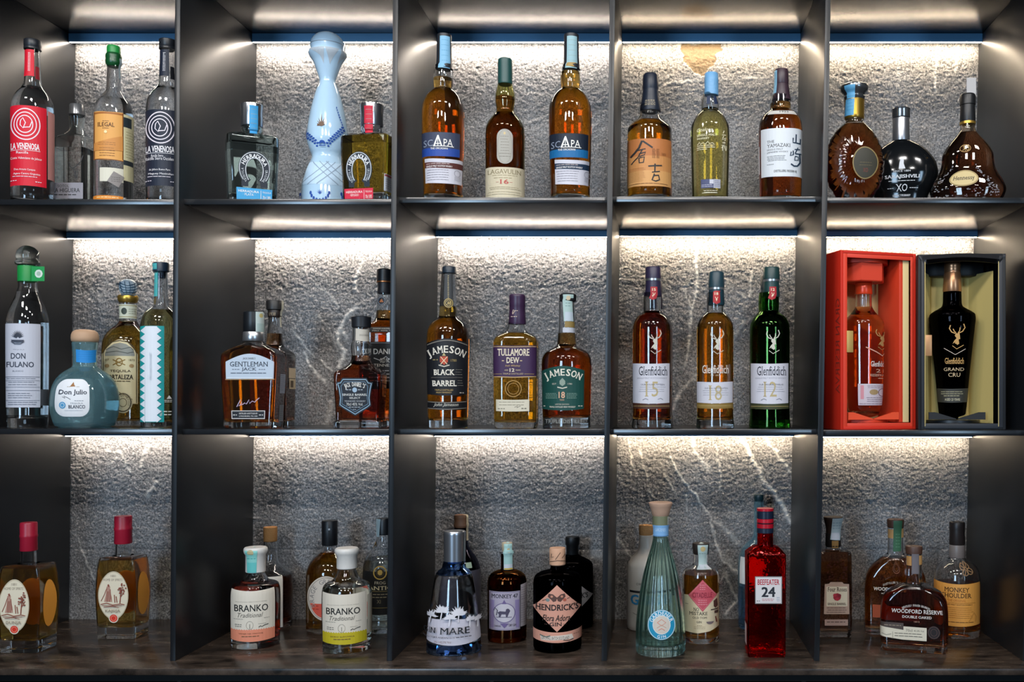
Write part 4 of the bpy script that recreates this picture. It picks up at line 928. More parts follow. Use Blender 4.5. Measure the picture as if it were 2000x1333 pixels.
b.lab('front_label', arch(336, 772, 650, 936, 52), '#b9c6d4', [('T', "JACK DANIEL'S", 448, 530, 796, 813, INK, 0.01), ('T', '^GENTLEMAN', 364, 612, 824, 856, '#252c3a', 0.005), ('T', '^JACK', 440, 538, 862, 888, '#252c3a', 0.005), ('D', 378, 430, 872, 1, 8, 7, '#6a7280'), ('D', 552, 600, 872, 1, 8, 7, '#6a7280'), ('D', 368, 612, 896, 1, 8, 7, '#3a4250'), ('L', [(345, 930), (640, 930)], 4, '#e7edf2')])
b.lab('front_print', None, None, [('L', [(405, 1118), (432, 1070), (440, 1092), (415, 1112), (450, 1100), (458, 1092), (470, 1100), (488, 1072), (492, 1096), (510, 1080), (526, 1088), (540, 1072), (556, 1060)], 5, '#b9a8c4'), ('L', [(338, 940), (650, 938)], 5, '#a88a62')])
b.lab('lower_label', rect(374, 1142, 592, 1197), '#c9c6c2', [('R', 379, 1147, 587, 1192, '#1a1c22'), ('D', 384, 412, 1168, 1, 8, 9, '#c9c6c2'), ('T', 'DISTILLED & BOTTLED BY', 424, 544, 1156, 1166, '#d6d3cf', 0.01), ('T', 'LYNCHBURG, TN, USA', 424, 544, 1174, 1184, '#d6d3cf', 0.01), ('D', 554, 582, 1168, 1, 8, 9, '#c9c6c2')])
b.lab('side_label', rect(688, 905, 722, 1030), '#8e929c', [('D', 692, 718, 915, 8, 13, 5, '#5a5e68')])
b.lab('side_label', rect(682, 1105, 716, 1212), '#77797c', [('D', 686, 712, 1112, 8, 12, 5, '#3f4145')])
b = Bottle('whiskey_bottle', 'dark bottle with black cap standing behind the broad amber one', 655, [(None, 106, 96, 20), (1200, 108, 98, 20), (790, 112, 100, 20), (765, 104, 96, 30), (745, 86, 84, 60), (725, 66), (705, 58), (640, 50), (545, 42), (535, 42)], yc=0.19)
b.body(CL, fill=642, liquid=BROWN, base=0.012)
b.cap('capsule', P('#241b18', 0.45), [(537, 42), (530, 46), (492, 46), (488, 44)])
b.cap('cap', P('#1d1c1c', 0.45), [(490, 44), (486, 56), (432, 58), (426, 54)])
b.lab('capsule_band', None, None, [('T', '1938', 620, 660, 502, 524, '#9a8a70')])
b.lab('side_label', rect(746, 866, 790, 932), '#c7b394'); b.lab('side_label', rect(748, 936, 790, 1002), '#c2ae8c', [('R', 756, 948, 775, 992, '#5a4a38')])
b.lab('tax_strip', rect(690, 430, 716, 600), '#b5b3a2')
b = Bottle('whiskey_bottle', 'square dark red whiskey bottle with black shield label and faceted neck', 1172, [(None, 152, 140, 22), (1215, 150, 138, 22), (1206, 138, 130, 20), (1190, 138, 130, 20), (940, 149, 138, 22), (905, 150, 138, 26), (885, 140, 130, 40), (860, 110, 104, 80), (835, 76), (810, 64), (785, 62), (770, 66), (735, 68), (705, 64), (690, 58), (615, 56), (600, 56)], yf=0.055, rot=6)
b.body(CL, fill=785, liquid=liq((0.50, 0.10, 0.016)), base=0.014, wall=0.003)
b.cap('cap', P('#1a1b20', 0.45), [(604, 58), (600, 63), (560, 64), (535, 66), (530, 60)], dx=3)
b.lab('neck_label', bow(1182, 608, 1287, 686, 5), '#c6bfb2', [('T', '^SINGLE BARREL', 1205, 1268, 645, 657, '#7a7468')])
b.lab('front_label', [(1062, 955), (1085, 955), (1100, 930), (1250, 930), (1265, 955), (1290, 958), (1282, 1000), (1276, 1060), (1284, 1110), (1262, 1128), (1225, 1150), (1178, 1178), (1130, 1150), (1095, 1128), (1070, 1112), (1078, 1060), (1072, 1000)], '#1a1f28', [
      ('L', [(1072, 965), (1090, 963), (1105, 940), (1246, 940), (1260, 963), (1280, 966), (1273, 1002), (1267, 1060), (1274, 1104), (1254, 1120), (1220, 1140), (1178, 1166), (1136, 1140), (1102, 1120), (1080, 1104), (1087, 1060), (1081, 1002), (1072, 965)], 5, '#8fb0c6'), ('L', [(1092, 985), (1112, 955), (1240, 955), (1258, 985), (1256, 1060), (1262, 1098), (1178, 1150), (1092, 1098), (1098, 1060), (1092, 985)], 3, '#6d8ca4'),
      ('A', "JACK DANIEL'S", 1176, 1120, 150, 150, 114, 66, 28, '#e6e2da', 0.015), ('E', 1177, 1008, 15, 16, '#9db4c8'), ('D', 1122, 1158, 1004, 1, 8, 9, '#a9b0b8'), ('D', 1198, 1234, 1004, 1, 8, 9, '#a9b0b8'), ('T', '^SINGLE BARREL', 1098, 1256, 1032, 1046, '#dcdcd8', 0.01), ('T', 'SELECT', 1142, 1212, 1054, 1066, '#dcdcd8', 0.01), ('T', 'TENNESSEE WHISKEY', 1110, 1246, 1076, 1086, '#b9bcc0'), ('T', '70cl 45% Vol.', 1122, 1230, 1092, 1110, '#dcdcd8'), ('D', 1138, 1218, 1118, 1, 8, 7, '#a9b0b8'), ('D', 1164, 1190, 1133, 1, 8, 6, '#a9b0b8')])
b = Bottle('whiskey_bottle', 'square whiskey bottle with black label and copper ringed cap, cut by the second divider', 1374, [(None, 128, 118, 22), (1200, 130, 120, 22), (640, 132, 120, 22), (615, 128, 118, 30), (590, 112, 104, 50), (565, 84, 80, 76), (545, 66), (515, 60), (480, 58), (420, 54), (390, 50), (380, 50)], yc=0.2)
b.body(CL, fill=492, liquid=DAMBER, base=0.012)
b.cap('capsule', P('#1c1d22', 0.45), [(384, 46), (378, 48), (345, 46), (310, 46), (308, 44)], dx=-4)
b.cap('copper_ring', 'copper', [(312, 46), (310, 52), (302, 52), (300, 46)], dx=-4)
b.cap('cap', P('#17191e', 0.4), [(303, 48), (300, 52), (240, 51), (226, 50), (221, 44)], dx=-4)
b.lab('neck_seal', ell(1350, 426, 27, 30), '#20242c', [('O', 1350, 426, 22, 25, 3, '#8a94a0'), ('P', [(1336, 436), (1350, 414), (1364, 436)], '#b06a3a')])
b.lab('shoulder_label', rect(1250, 598, 1480, 632), '#1b1a1c', [('T', 'TENNESSEE SOUR MASH WHISKEY', 1290, 1460, 604, 612, '#d8d4cc'), ('T', '70cl 40% Vol.', 1290, 1440, 618, 626, '#d8d4cc')])
b.lab('front_label', rect(1245, 694, 1490, 1000), '#17181b', [('L', [(1250, 702), (1485, 702)], 4, '#8b8d92'), ('T', "JACK DANIEL'S", 1176, 1480, 738, 786, '#d9d6ce', 0.015), ('L', [(1300, 800), (1340, 815), (1380, 790), (1400, 810), (1440, 800)], 5, '#b9bcc0'), ('T', 'OLD NO.7', 1340, 1420, 800, 830, '#d9d6ce'), ('T', 'TENNESSEE', 1300, 1460, 838, 856, '#d9d6ce'), ('D', 1280, 1450, 880, 4, 22, 9, '#a9abb0')])

# ---- middle row, centre compartment
cell(780, 460, 3.3333, S2[2] + TH)
b = Bottle('whiskey_bottle', 'tall amber bottle with black arched label and long clear neck', 317, [(None, 130), (1180, 131), (900, 137), (700, 140), (640, 137), (590, 120), (562, 96), (545, 72), (530, 60), (480, 56), (400, 52), (300, 46), (250, 43)], yc=0.082)
b.body(CL, fill=466, liquid=AMBER, base=0.016)
b.cap('cap', P('#1f2a35', 0.4), [(252, 40), (248, 45), (212, 46), (207, 42)], dx=8)
b.lab('neck_strip', [(292, 250), (350, 250), (346, 420), (292, 420)], '#3a3c3e', [('D', 314, 328, 262, 14, 11, 6, '#c7b27a')])
b.lab('neck_seal', ell(320, 442, 31, 32), '#28251e', [('O', 320, 442, 27, 28, 4, '#c9b070'), ('O', 320, 442, 18, 19, 3, '#c9b070'), ('T', 'JJ', 308, 332, 432, 452, '#c9b070', 0.02)])
b.lab('front_label', [(182, 1036), (182, 700)] + [(182 + 260 * i / 12, 700 - 26 * math.sin(math.pi * i / 12)) for i in range(13)] + [(442, 1036)] + [(442 - 260 * i / 8, 1036 + 9 * math.sin(math.pi * i / 8)) for i in range(1, 8)], '#16171c', [
      ('L', [(186, 712)] + [(186 + 252 * i / 12, 712 - 27 * math.sin(math.pi * i / 12)) for i in range(13)], 5, '#8a8378'), ('A', '^JAMESON', 304, 1010, 248, 268, 115.5, 64.5, 46, '#e2dacb', 0.02), ('P', [(266, 790), (316, 790), (316, 826), (292, 846), (266, 826)], '#b5462c'), ('L', [(270, 792), (312, 842)], 4, '#e6d6b0'), ('L', [(312, 792), (270, 842)], 4, '#e6d6b0'), ('P', [(280, 786), (291, 766), (303, 786)], '#b9a878'), ('L', [(258, 846), (292, 856), (326, 846)], 7, '#c9bfae'), ('D', 222, 256, 808, 1, 8, 12, '#8a7a52'), ('T', '1780', 334, 370, 808, 824, '#a8905a'),
      ('T', '^BLACK', 226, 358, 874, 912, '#e2dacb', 0.025), ('D', 362, 408, 874, 3, 16, 4, '#8a8378'), ('R', 210, 924, 408, 930, '#4c4844'), ('T', '^BARREL', 216, 372, 946, 984, '#e2dacb', 0.025), ('D', 376, 412, 946, 3, 16, 4, '#8a8378'), ('T', 'TRIPLE DISTILLED', 232, 350, 1004, 1014, '#c9a86a'), ('T', 'IRISH WHISKEY', 242, 340, 1020, 1030, '#c9a86a'), ('D', 390, 420, 1024, 1, 8, 9, '#b9b0a2')])
b.lab('lower_label', bow(182, 1078, 440, 1130, 9), '#141519', [('L', [(186, 1084), (310, 1092), (436, 1084)], 4, '#8a8378'), ('L', [(186, 1126), (310, 1135), (436, 1126)], 4, '#8a8378'), ('T', 'John Jameson', 222, 384, 1094, 1120, '#d6cfc0', 0, 0.4)])
b = Bottle('whiskey_bottle', 'golden bottle with purple label band and purple capsule', 746, [(None, 134, 110, 60), (1225, 138, 114, 64), (1150, 140, 116, 66), (730, 143, 118, 68), (690, 142, 118, 68), (665, 136, 112, 74), (642, 112, 98, 90), (625, 78, 76, 76), (612, 60), (600, 56), (580, 54), (570, 54)], yf=0.05)
b.body(CL, fill=640, liquid=GOLD, base=0.012)
b.cap('capsule', P('#3a2440', 0.38), [(582, 55), (576, 57), (520, 54), (470, 51), (464, 53), (440, 52), (430, 53), (415, 52), (404, 54), (394, 53), (387, 48)], dx=6)
b.lab('capsule_band', None, None, [('L', [(736, 510), (742, 485), (752, 495), (738, 515)], 4, '#c9b2a0'), ('D', 750, 775, 490, 1, 9, 6, '#c9b2a0'), ('D', 728, 770, 528, 1, 9, 8, '#c9b2a0')])
b.lab('front_label', bow(600, 716, 891, 924, 4), '#3c2448', [('L', [(602, 724), (746, 728), (890, 724)], 5, '#b99a6a'), ('L', [(602, 920), (746, 926), (890, 920)], 6, '#b99a6a'), ('T', '^TULLAMORE', 640, 846, 740, 786, '#e0d2b8', 0.02), ('T', '^DEW', 698, 782, 796, 834, '#e0d2b8', 0.02), ('D', 668, 690, 815, 1, 8, 10, '#c9b28a'), ('D', 786, 812, 815, 1, 8, 10, '#c9b28a'), ('T', 'Irish Whiskey', 690, 788, 844, 860, '#c8a870', 0, 0.3), ('T', '^12', 716, 750, 868, 890, '#e0d2b8', 0.02), ('T', 'AGED', 684, 710, 875, 884, '#d0bd98'), ('T', 'YEARS', 756, 790, 875, 884, '#d0bd98'), ('T', 'TRIPLE DISTILLED', 674, 808, 898, 908, '#c9b28a'), ('R', 615, 903, 668, 906, '#a58a5a'), ('R', 814, 903, 874, 906, '#a58a5a')])
b.lab('lower_label', bow(630, 1070, 846, 1146, 3), '#d3cab4', [('D', 650, 826, 1086, 1, 8, 6, '#8a836f'), ('D', 650, 826, 1104, 1, 8, 6, '#8a836f'), ('L', [(750, 1122), (770, 1112), (765, 1124), (790, 1112)], 3, '#6a6455'), ('D', 642, 690, 1128, 1, 8, 8, '#7a745f'), ('D', 795, 832, 1126, 1, 8, 10, '#6a6455')])
b.lab('embossed_seal', None, None, [('O', 742, 1000, 52, 52, 5, '#a98348'), ('O', 742, 1000, 36, 36, 3, '#a98348')])
b = Bottle('whiskey_bottle', 'amber bottle with dark green label, pale neck strip and clear heavy base', 1089, [(None, 156), (1190, 155), (1175, 156), (950, 160), (860, 163), (810, 160), (770, 142), (742, 106), (725, 74), (712, 62), (690, 60), (600, 54), (500, 51), (430, 51)], yc=0.08)
b.body(CL, fill=640, liquid=DAMBER, base=0.022, wall=0.0028)
b.cap('cap', P('#1c1b1e', 0.42), [(434, 48), (428, 54), (390, 56), (383, 50)], dx=8)
b.lab('tax_strip', [(1060, 386), (1122, 386), (1132, 560), (1072, 560)], '#a9c0bb', [('E', 1092, 410, 13, 16, '#c9b898'), ('R', 1078, 500, 1128, 558, '#b9c4cc'), ('D', 1080, 1118, 440, 2, 18, 8, '#7f9a96')])
b.lab('neck_label', rect(1076, 562, 1140, 600), '#8b7440'); b.lab('neck_label', rect(1064, 602, 1146, 634), '#b9bcc4')
b.lab('front_label', [(930, 1132), (932, 880)] + [(932 + 268 * i / 10, 880 - 28 * math.sin(math.pi * i / 10)) for i in range(11)] + [(1200, 1132)] + [(1200 - 270 * i / 8, 1132 + 10 * math.sin(math.pi * i / 8)) for i in range(1, 8)], '#14463f', [
      ('A', '^JAMESON', 1064, 1160, 248, 268, 115, 65, 44, '#e6ddcb', 0.02), ('P', [(1044, 950), (1062, 930), (1080, 950), (1080, 970), (1062, 984), (1044, 970)], '#8a9a8c'), ('L', [(1030, 990), (1062, 998), (1092, 990)], 7, '#cfc8b6'), ('T', 'EST', 998, 1024, 964, 974, '#cfc8b6'), ('T', '1780', 1096, 1124, 964, 974, '#cfc8b6'), ('T', '18', 1038, 1078, 1020, 1062, '#d8a888', 0.02), ('D', 955, 1030, 1030, 4, 10, 4, '#8fae9c'), ('D', 1086, 1160, 1030, 4, 10, 4, '#8fae9c'), ('T', 'YEARS', 1044, 1074, 1068, 1078, '#d8a888'), ('T', 'LIMITED EDITION', 1016, 1104, 1098, 1106, '#cfc8b6'), ('T', 'TRIPLE DISTILLED IRISH WHISKEY', 980, 1146, 1114, 1124, '#e0d8c6', 0.01), ('D', 942, 962, 1110, 1, 8, 9, '#cfc8b6'), ('D', 1162, 1192, 1110, 1, 8, 9, '#cfc8b6')])
b.lab('embossed_base', None, None, [('T', 'TRIPLE DISTILLED', 950, 1220, 1200, 1226, '#8f918e')])

# ---- middle row, fourth compartment
cell(1190, 460, 3.3333, S2[3] + TH)
def facet(n, amt):
    def f(p, s):
        if p[0, 2] < 0.001: return p
        q = p.copy(); ph = np.arctan2(p[:, 1], p[:, 0]); k = 1 - amt * (1 - np.cos(ph * n)) / 2 * min(1, max(0, (0.2 - p[0, 2]) / 0.1)); q[:, 0] *= k; q[:, 1] *= k; return q
    return f
STAG = [[(1010, 625), (1004, 645), (1016, 668), (1036, 676)], [(1080, 618), (1088, 640), (1076, 664), (1050, 676)], [(1024, 648), (1030, 662), (1040, 672)], [(1062, 640), (1060, 660), (1052, 672)], [(1046, 676), (1040, 690), (1050, 704), (1048, 722), (1040, 740)], [(1054, 676), (1058, 690), (1060, 712)]]
def stag(cx, cyy, k, col):
    q = lambda p: (cx + (p[0] - 1045) * k, cyy + (p[1] - 690) * k)
    G = [('L', [q(p) for p in l], w * k, col) for l, w in zip(STAG, (6, 6, 5, 5, 13, 9))]
    G.append(('P', [q(p) for p in ((1036, 678), (1060, 678), (1062, 690), (1056, 716), (1060, 740), (1048, 748), (1038, 728), (1022, 740), (1030, 722), (1044, 706), (1040, 692))], col))
    G.append(('L', [q(p) for p in ((1020, 752), (1046, 772), (1086, 748))], 4 * k, col)); return G
def glenf(cx, lab, hwb, capc, capt, bandy, gl, lq, fill, neck, num, lx0, lx1, ly0, ly1, foot, tx, tagc, ty, tagy, sub, stagy, hid=False):
    d = cx
    b = Bottle('whisky_bottle', lab, cx, [(None, hwb + 6), (1230, hwb + 5), (1190, hwb + 1), (1150, hwb - 1), (850, hwb), (640, hwb), (590, hwb - 2), (560, hwb - 12), (530, hwb - 32), (510, neck + 12), (495, neck + 1), (470, neck + 3), (430, neck + 3), (390, neck), (375, neck - 2)], yc=0.085 if not hid else 0.21, group=None)
    b.body(gl, fill=fill, liquid=lq, base=0.016, wall=0.003)
    b.cap('capsule', P(capc, 0.4), [(bandy + 110, neck - 1), (bandy + 104, neck + 1), (bandy + 40, neck - 3), (bandy + 12, neck - 4), (bandy + 8, neck - 4)], dx=8)
    b.cap('cap_ring', 'silver' if not hid else P(capc, 0.4), [(bandy + 12, neck - 5), (bandy + 9, neck - 2), (bandy - 4, neck - 2), (bandy - 6, neck - 5)], dx=8)
    b.cap('cap', P(capc, 0.4), [(bandy - 4, neck - 5), (bandy - 6, neck - 1), (capt + 8, neck - 2), (capt, neck - 8)], dx=8)
    if hid: return b
    b.lab('neck_tag', [(tx - 22, tagy), (tx + 22, tagy), (tx + 22, tagy + 76), (tx, tagy + 88), (tx - 22, tagy + 76)], tagc, [('T', num, tx - 12, tx + 12, tagy + 10, tagy + 28, '#e6d6b8', 0.02), ('L', [(tx - 8, tagy + 40), (tx, tagy + 56), (tx + 8, tagy + 40)], 4, '#e6d6b8'), ('P', [(tx - 6, tagy + 52), (tx + 6, tagy + 52), (tx, tagy + 70)], '#e6d6b8')], lift=0.001)
    b.lab('stag_emblem', None, None, stag(tx + 4 - (0 if cx != 1047 else 4), stagy, 1.0, '#c7c3b4'), dv=0.02)
    w = lx1 - lx0; m = (lx0 + lx1) / 2
    E = []
    if ly0 < 900:
        E += [('T', '^Glenfiddich', lx0 + w * .17, lx0 + w * .94, ly0 + 22, ly0 + 82, '#3a3a44', 0.005), ('T', 'SINGLE MALT SCOTCH WHISKY', lx0 + w * .12, lx0 + w * .93, ly0 + 94, ly0 + 104, '#8a8a94')]
    y = ly0 + (128 if ly0 < 900 else 32)
    E += [('T', '^' + num, m - 40, m + 46, y - 6, y + 92, '#b8a679', 0.0), ('T', sub, lx0 + w * .22, lx0 + w * .86, y + 8, y + 19, '#5a5a64'), ('D', lx0 + w * .16, lx0 + w * .92, y + 28, 3, 14, 4, '#9a9aa2')]
    if ly0 < 900: E += [('L', [(lx0 + w * .27, ly1 - 24), (lx0 + w * .35, ly1 - 34), (lx0 + w * .42, ly1 - 26)], 3, '#6a6a72'), ('L', [(lx0 + w * .68, ly1 - 28), (lx0 + w * .76, ly1 - 36), (lx0 + w * .82, ly1 - 26)], 3, '#6a6a72')]
    b.lab('front_label', bow(lx0, ly0, lx1, ly1 - 6, 6), '#d0ced6', E)
    b.lab('foot_band', bow(lx0 - 2, ly1 - 4, lx1 + 2, ly1 + 30, 6), foot, [('R', lx0, ly1 + 14, lx1, ly1 + 17, '#b09a62')])
    return b
glenf(279, 'amber bottle with white label and dark violet capsule, left of three alike', 126, '#2e2740', 208, 290, CL, DAMBER, 496, 54, '15', 154, 391, 832, 1098, '#4a2c20', 291, '#a8282e', 0, 335, 'OUR SOLERA FIFTEEN', 690)
g18 = glenf(689, 'amber bottle with low white label and dark teal capsule, between two taller ones', 119, '#1f3a44', 240, 348, CL, AMBER, 512, 53, '18', 571, 803, 952, 1096, '#8a7038', 698, '#b02a2c', 0, 362, 'OUR SMALL BATCH EIGHTEEN', 692)
g18.lab('front_print', None, None, [('T', '^Glenfiddich', 606, 778, 846, 900, '#d9d5cc', 0.005), ('T', 'EST 1887', 660, 716, 908, 918, '#b9a888')])
glenf(1047, 'dark green glass bottle with white label, right of three alike', 127, '#1d3b3a', 210, 295, glass((0.34, 0.62, 0.24)), DAMBER, 490, 55, '12', 922, 1165, 832, 1100, '#3c3f24', 1065, '#a8282e', 0, 335, 'OUR ORIGINAL TWELVE', 690)
glenf(1022, 'dark capped bottle hidden behind the dark green one', 108, '#23343a', 262, 340, glass((0.55, 0.68, 0.4)), DAMBER, 500, 48, '12', 0, 0, 0, 0, '', 0, '', 0, 0, '', 0, True)
glenf(296, 'dark amber bottle hidden behind the violet capped one', 116, '#2b2530', 300, 372, CL, DAMBER, 510, 44, '15', 0, 0, 0, 0, '', 0, '', 0, 0, '', 0, True)

# ---- middle row, rightmost compartment: two boxed bottles
cell(1590, 460, 3.3317, S2[4] + TH)
def box_at(lab, cxl, yf, wid, dep, hgt, rot, cols, name='gift_box'):
    """open presentation box; origin at the front left bottom corner"""
    o = tag(empty(name, (cxl, yf, ZE + C.shelf + 0.0003), math.radians(rot)), lab, 'box', 'presentation boxes')
    return o
k1 = sc(0.03)
RED = P('#cf2a16', 0.55, 0, 0.35, 0.05, 500); RIN = P('#d03a1c', 0.55); TAN = P('#dcc48c', 0.5, 0.0, 0.4)
Wd, Dp, Hh = 0.172, 0.100, 0.3575
rb = box_at('tall open red orange presentation box holding an amber bottle', (1642 - VX) * k1, 0.03, Wd, Dp, Hh, 18, None)
bm = bmesh.new(); t_ = 0.006
box(bm, 0, t_, 0, Dp, 0, Hh, 0.0006); box(bm, Wd - t_, Wd, 0, Dp, 0, Hh, 0.0006); box(bm, t_, Wd - t_, 0, Dp, 0, t_, 0.0006); box(bm, t_, Wd - t_, 0, Dp, Hh - t_, Hh, 0.0006); box(bm, t_, Wd - t_, Dp - t_, Dp, t_, Hh - t_, 0.0006)
finish(bm, 'case', RED, rb, 30)
bm = bmesh.new(); box(bm, t_, 0.015, 0.001, 0.006, t_, Hh - t_, 0.0004); box(bm, Wd - 0.012, Wd - t_, 0.001, 0.006, t_, Hh - t_, 0.0004); box(bm, 0.015, Wd - 0.012, 0.001, 0.006, t_, 0.013, 0.0004); box(bm, 0.015, Wd - 0.012, 0.001, 0.006, Hh - 0.014, Hh - t_, 0.0004)
finish(bm, 'front_frame', P('#e2422a', 0.5), rb, 30)
bm = bmesh.new(); box(bm, t_ + 0.0005, Wd - 0.03, Dp - t_ - 0.003, Dp - t_ - 0.0005, 0.014, Hh - t_ - 0.001, 0.0003); box(bm, t_ + 0.0005, t_ + 0.002, 0.008, Dp - t_ - 0.004, 0.014, Hh - t_ - 0.001, 0); finish(bm, 'lining', TAN, rb, 30)
bm = bmesh.new(); box(bm, Wd - 0.034, Wd - 0.026, 0.008, Dp - t_ - 0.004, 0.014, Hh - t_ - 0.001, 0.0004); finish(bm, 'inner_wall', RIN, rb, 30)
bm = bmesh.new(); box(bm, Wd - 0.026, Wd - 0.012, 0.0075, 0.009, 0.014, Hh - t_ - 0.001, 0.0003); finish(bm, 'gold_panel', TAN, rb, 30)
def disc_half(bm, cx, cy_, rx, ry, z0, z1, n=24):
    A = [(cx + rx * math.cos(math.pi + math.pi * i / n), cy_ + ry * math.sin(math.pi + math.pi * i / n)) for i in range(n + 1)]
    lo = [bm.verts.new((x, y, z0)) for x, y in A]; hi = [bm.verts.new((x, y, z1)) for x, y in A]; m = len(A)
    for i in range(m): j = (i + 1) % m; bm.faces.new((lo[i], lo[j], hi[j], hi[i]))
    bm.faces.new(lo[::-1]); bm.faces.new(hi)
mcx, mcy = 0.079, 0.048
bm = bmesh.new(); disc_half(bm, mcx, 0.088, 0.066, 0.080, 0.0135, 0.0195); finish(bm, 'base_disc', RIN, rb, 30)
bm = bmesh.new(); disc_half(bm, mcx, 0.088, 0.066, 0.078, Hh - 0.020, Hh - 0.0075); finish(bm, 'top_disc', RIN, rb, 30)
bm = bmesh.new(); a6 = np.radians(np.arange(6) * 60); hx = lambda z, r: np.column_stack([mcx + r * np.cos(a6), mcy + 0.8 * r * np.sin(a6), np.full(6, z)])
loft(bm, [hx(Hh - 0.0575, 0.045), hx(Hh - 0.0555, 0.047), hx(Hh - 0.0205, 0.0475)]); finish(bm, 'cap_holder', P('#d84024', 0.5), rb, 30)
def cradle(cx_, y0, y1, half, col, par):
    for sx in (-1, 1):
        bm = bmesh.new(); vs = [(cx_ + sx * half, 0.0196), (cx_ + sx * 0.002, 0.0196), (cx_ + sx * 0.002, 0.0215), (cx_ + sx * (half - 0.012), 0.0345), (cx_ + sx * half, 0.0345)]
        lo = [bm.verts.new((x, y0, z)) for x, z in vs]; hi = [bm.verts.new((x, y1, z)) for x, z in vs]
        for i in range(5): j = (i + 1) % 5; bm.faces.new((lo[i], lo[j], hi[j], hi[i]))
        bm.faces.new(lo); bm.faces.new(hi[::-1]); bmesh.ops.recalc_face_normals(bm, faces=bm.faces); finish(bm, 'cradle', col, par, 30, False)
cradle(mcx, 0.0075, 0.0135, 0.058, P('#e8502a', 0.5), rb)
bm = bmesh.new(); box(bm, 0.0135, 0.0275, -0.001, 0.0012, 0.154, 0.197, 0.0003); finish(bm, 'pull_tab', P('#c9a660', 0.42, 0.3), rb, 30)
bm = bmesh.new()
v, f = glyphs('GRAN RESERVA', 0.0); v = v - v.min(0); v = v / v.max(0)
vs = [bm.verts.new((-0.0003, 0.004 + 0.016 * (p[1]), 0.262 - 0.19 * p[0])) for p in v]
for q in f: bm.faces.new([vs[i] for i in q])
finish(bm, 'side_title', P('#8a2e22', 0.5), rb, 30, False)
cR, sR = math.cos(math.radians(18)), math.sin(math.radians(18))
wx = rb.location.x + cR * mcx - sR * mcy; wy = rb.location.y + sR * mcx + cR * mcy
cxb = ((wx / sc(wy) + VX) - C.x0) * C.f
def penta(p, s):
    return p
b = Bottle('whisky_bottle', 'amber bottle with red cap and pale label inside the red box', cxb, [(1192, 22), (1172, 92, 80), (1145, 112, 98), (1110, 120, 105), (1040, 126, 110), (900, 130, 114), (640, 136, 118), (590, 138, 120), (566, 134, 117), (545, 118, 104), (510, 84, 78), (480, 62, 60), (466, 56), (430, 55), (392, 54), (380, 54)], yc=wy, facing=24, z0=C.shelf + 0.0202)
b.body(CL, fill=470, liquid=liq((0.80, 0.17, 0.03)), base=0.016, wall=0.003)
b.cap('cap', P('#d8401c', 0.3, 0.2), [(388, 56), (384, 58), (345, 56), (318, 54), (313, 50)])
dl = cxb - 384
b.lab('front_label', rect(286 + 0, 968, 490, 1108), '#c9bcc4', [('R', 302, 978, 324, 1068, '#cf8a94'), ('E', 388, 1022, 28, 18, '#a58a62'), ('O', 440, 1024, 22, 24, 4, '#7a5a6a'), ('R', 448, 1012, 474, 1036, '#6a2a3a'), ('D', 342, 480, 980, 2, 11, 5, '#9a8a96'), ('D', 340, 480, 1056, 3, 12, 5, '#8a7a86'), ('D', 294, 480, 1096, 1, 9, 6, '#8a7a86')])
b.lab('front_print', None, None, [('T', '^Glenfiddich', 370, 484, 820, 856, '#ddd3cc', 0.01), ('T', '21', 404, 456, 872, 894, '#c8a890'), ('T', 'RESERVA', 366, 458, 904, 920, '#c8a890'), ('R', 418, 930, 452, 934, '#c8a890')] + stag(436, 672, 0.9, '#b8905a') + [('L', [(336, 730), (440, 785), (490, 750)], 6, '#d8a890')])

k2 = sc(0.045)
BKX = P('#16171a', 0.55, 0, 0.35); W2, D2, H2 = 0.173, 0.106, 0.353
bb_ = box_at('tall open black presentation box holding a black bottle', (1797.8 - VX) * k2, 0.062, W2, D2, H2, -4.0, None)
bm = bmesh.new()
box(bm, 0, t_, 0, D2, 0, H2, 0.0008); box(bm, W2 - t_, W2, 0, D2, 0, H2, 0.0008); box(bm, t_, W2 - t_, 0, D2, 0, t_, 0.0006); box(bm, t_, W2 - t_, 0, D2, H2 - t_, H2, 0.0006); box(bm, t_, W2 - t_, D2 - t_, D2, t_, H2 - t_, 0.0006)
finish(bm, 'case', BKX, bb_, 30)
bm = bmesh.new(); box(bm, t_, 0.012, -0.002, 0.005, 0.004, H2 - 0.004, 0.0006); box(bm, W2 - 0.014, W2 - t_, -0.002, 0.005, 0.004, H2 - 0.004, 0.0006); box(bm, 0.012, W2 - 0.014, -0.002, 0.005, 0.002, 0.012, 0.0006)
n_ = 16
A = [(0.012 + (W2 - 0.026) * i / n_, H2 - 0.020 + 0.006 * math.sin(math.pi * i / n_)) for i in range(n_ + 1)]
T_ = [(0.0 + W2 * i / n_, H2 - 0.004 + 0.005 * math.sin(math.pi * i / n_)) for i in range(n_ + 1)]
for i in range(n_):
    q = []
    for y in (-0.002, 0.005): q.append([bm.verts.new((x, y, z)) for x, z in (A[i], A[i + 1], T_[i + 1], T_[i])])
    bm.faces.new(q[0]); bm.faces.new(q[1][::-1])
    for u in range(4): w = (u + 1) % 4; bm.faces.new((q[0][u], q[1][u], q[1][w], q[0][w]))
finish(bm, 'front_frame', P('#22242a', 0.5), bb_, 30)
bm = bmesh.new()
for xx in (0.0125, W2 - 0.0157): box(bm, xx, xx + 0.0012, -0.0028, -0.0015, 0.006, H2 - 0.016, 0)
finish(bm, 'gold_edging', 'paleg', bb_, 30)
GP = P('#dcc67e', 0.42, 0.1, 0.4)
bm = bmesh.new()
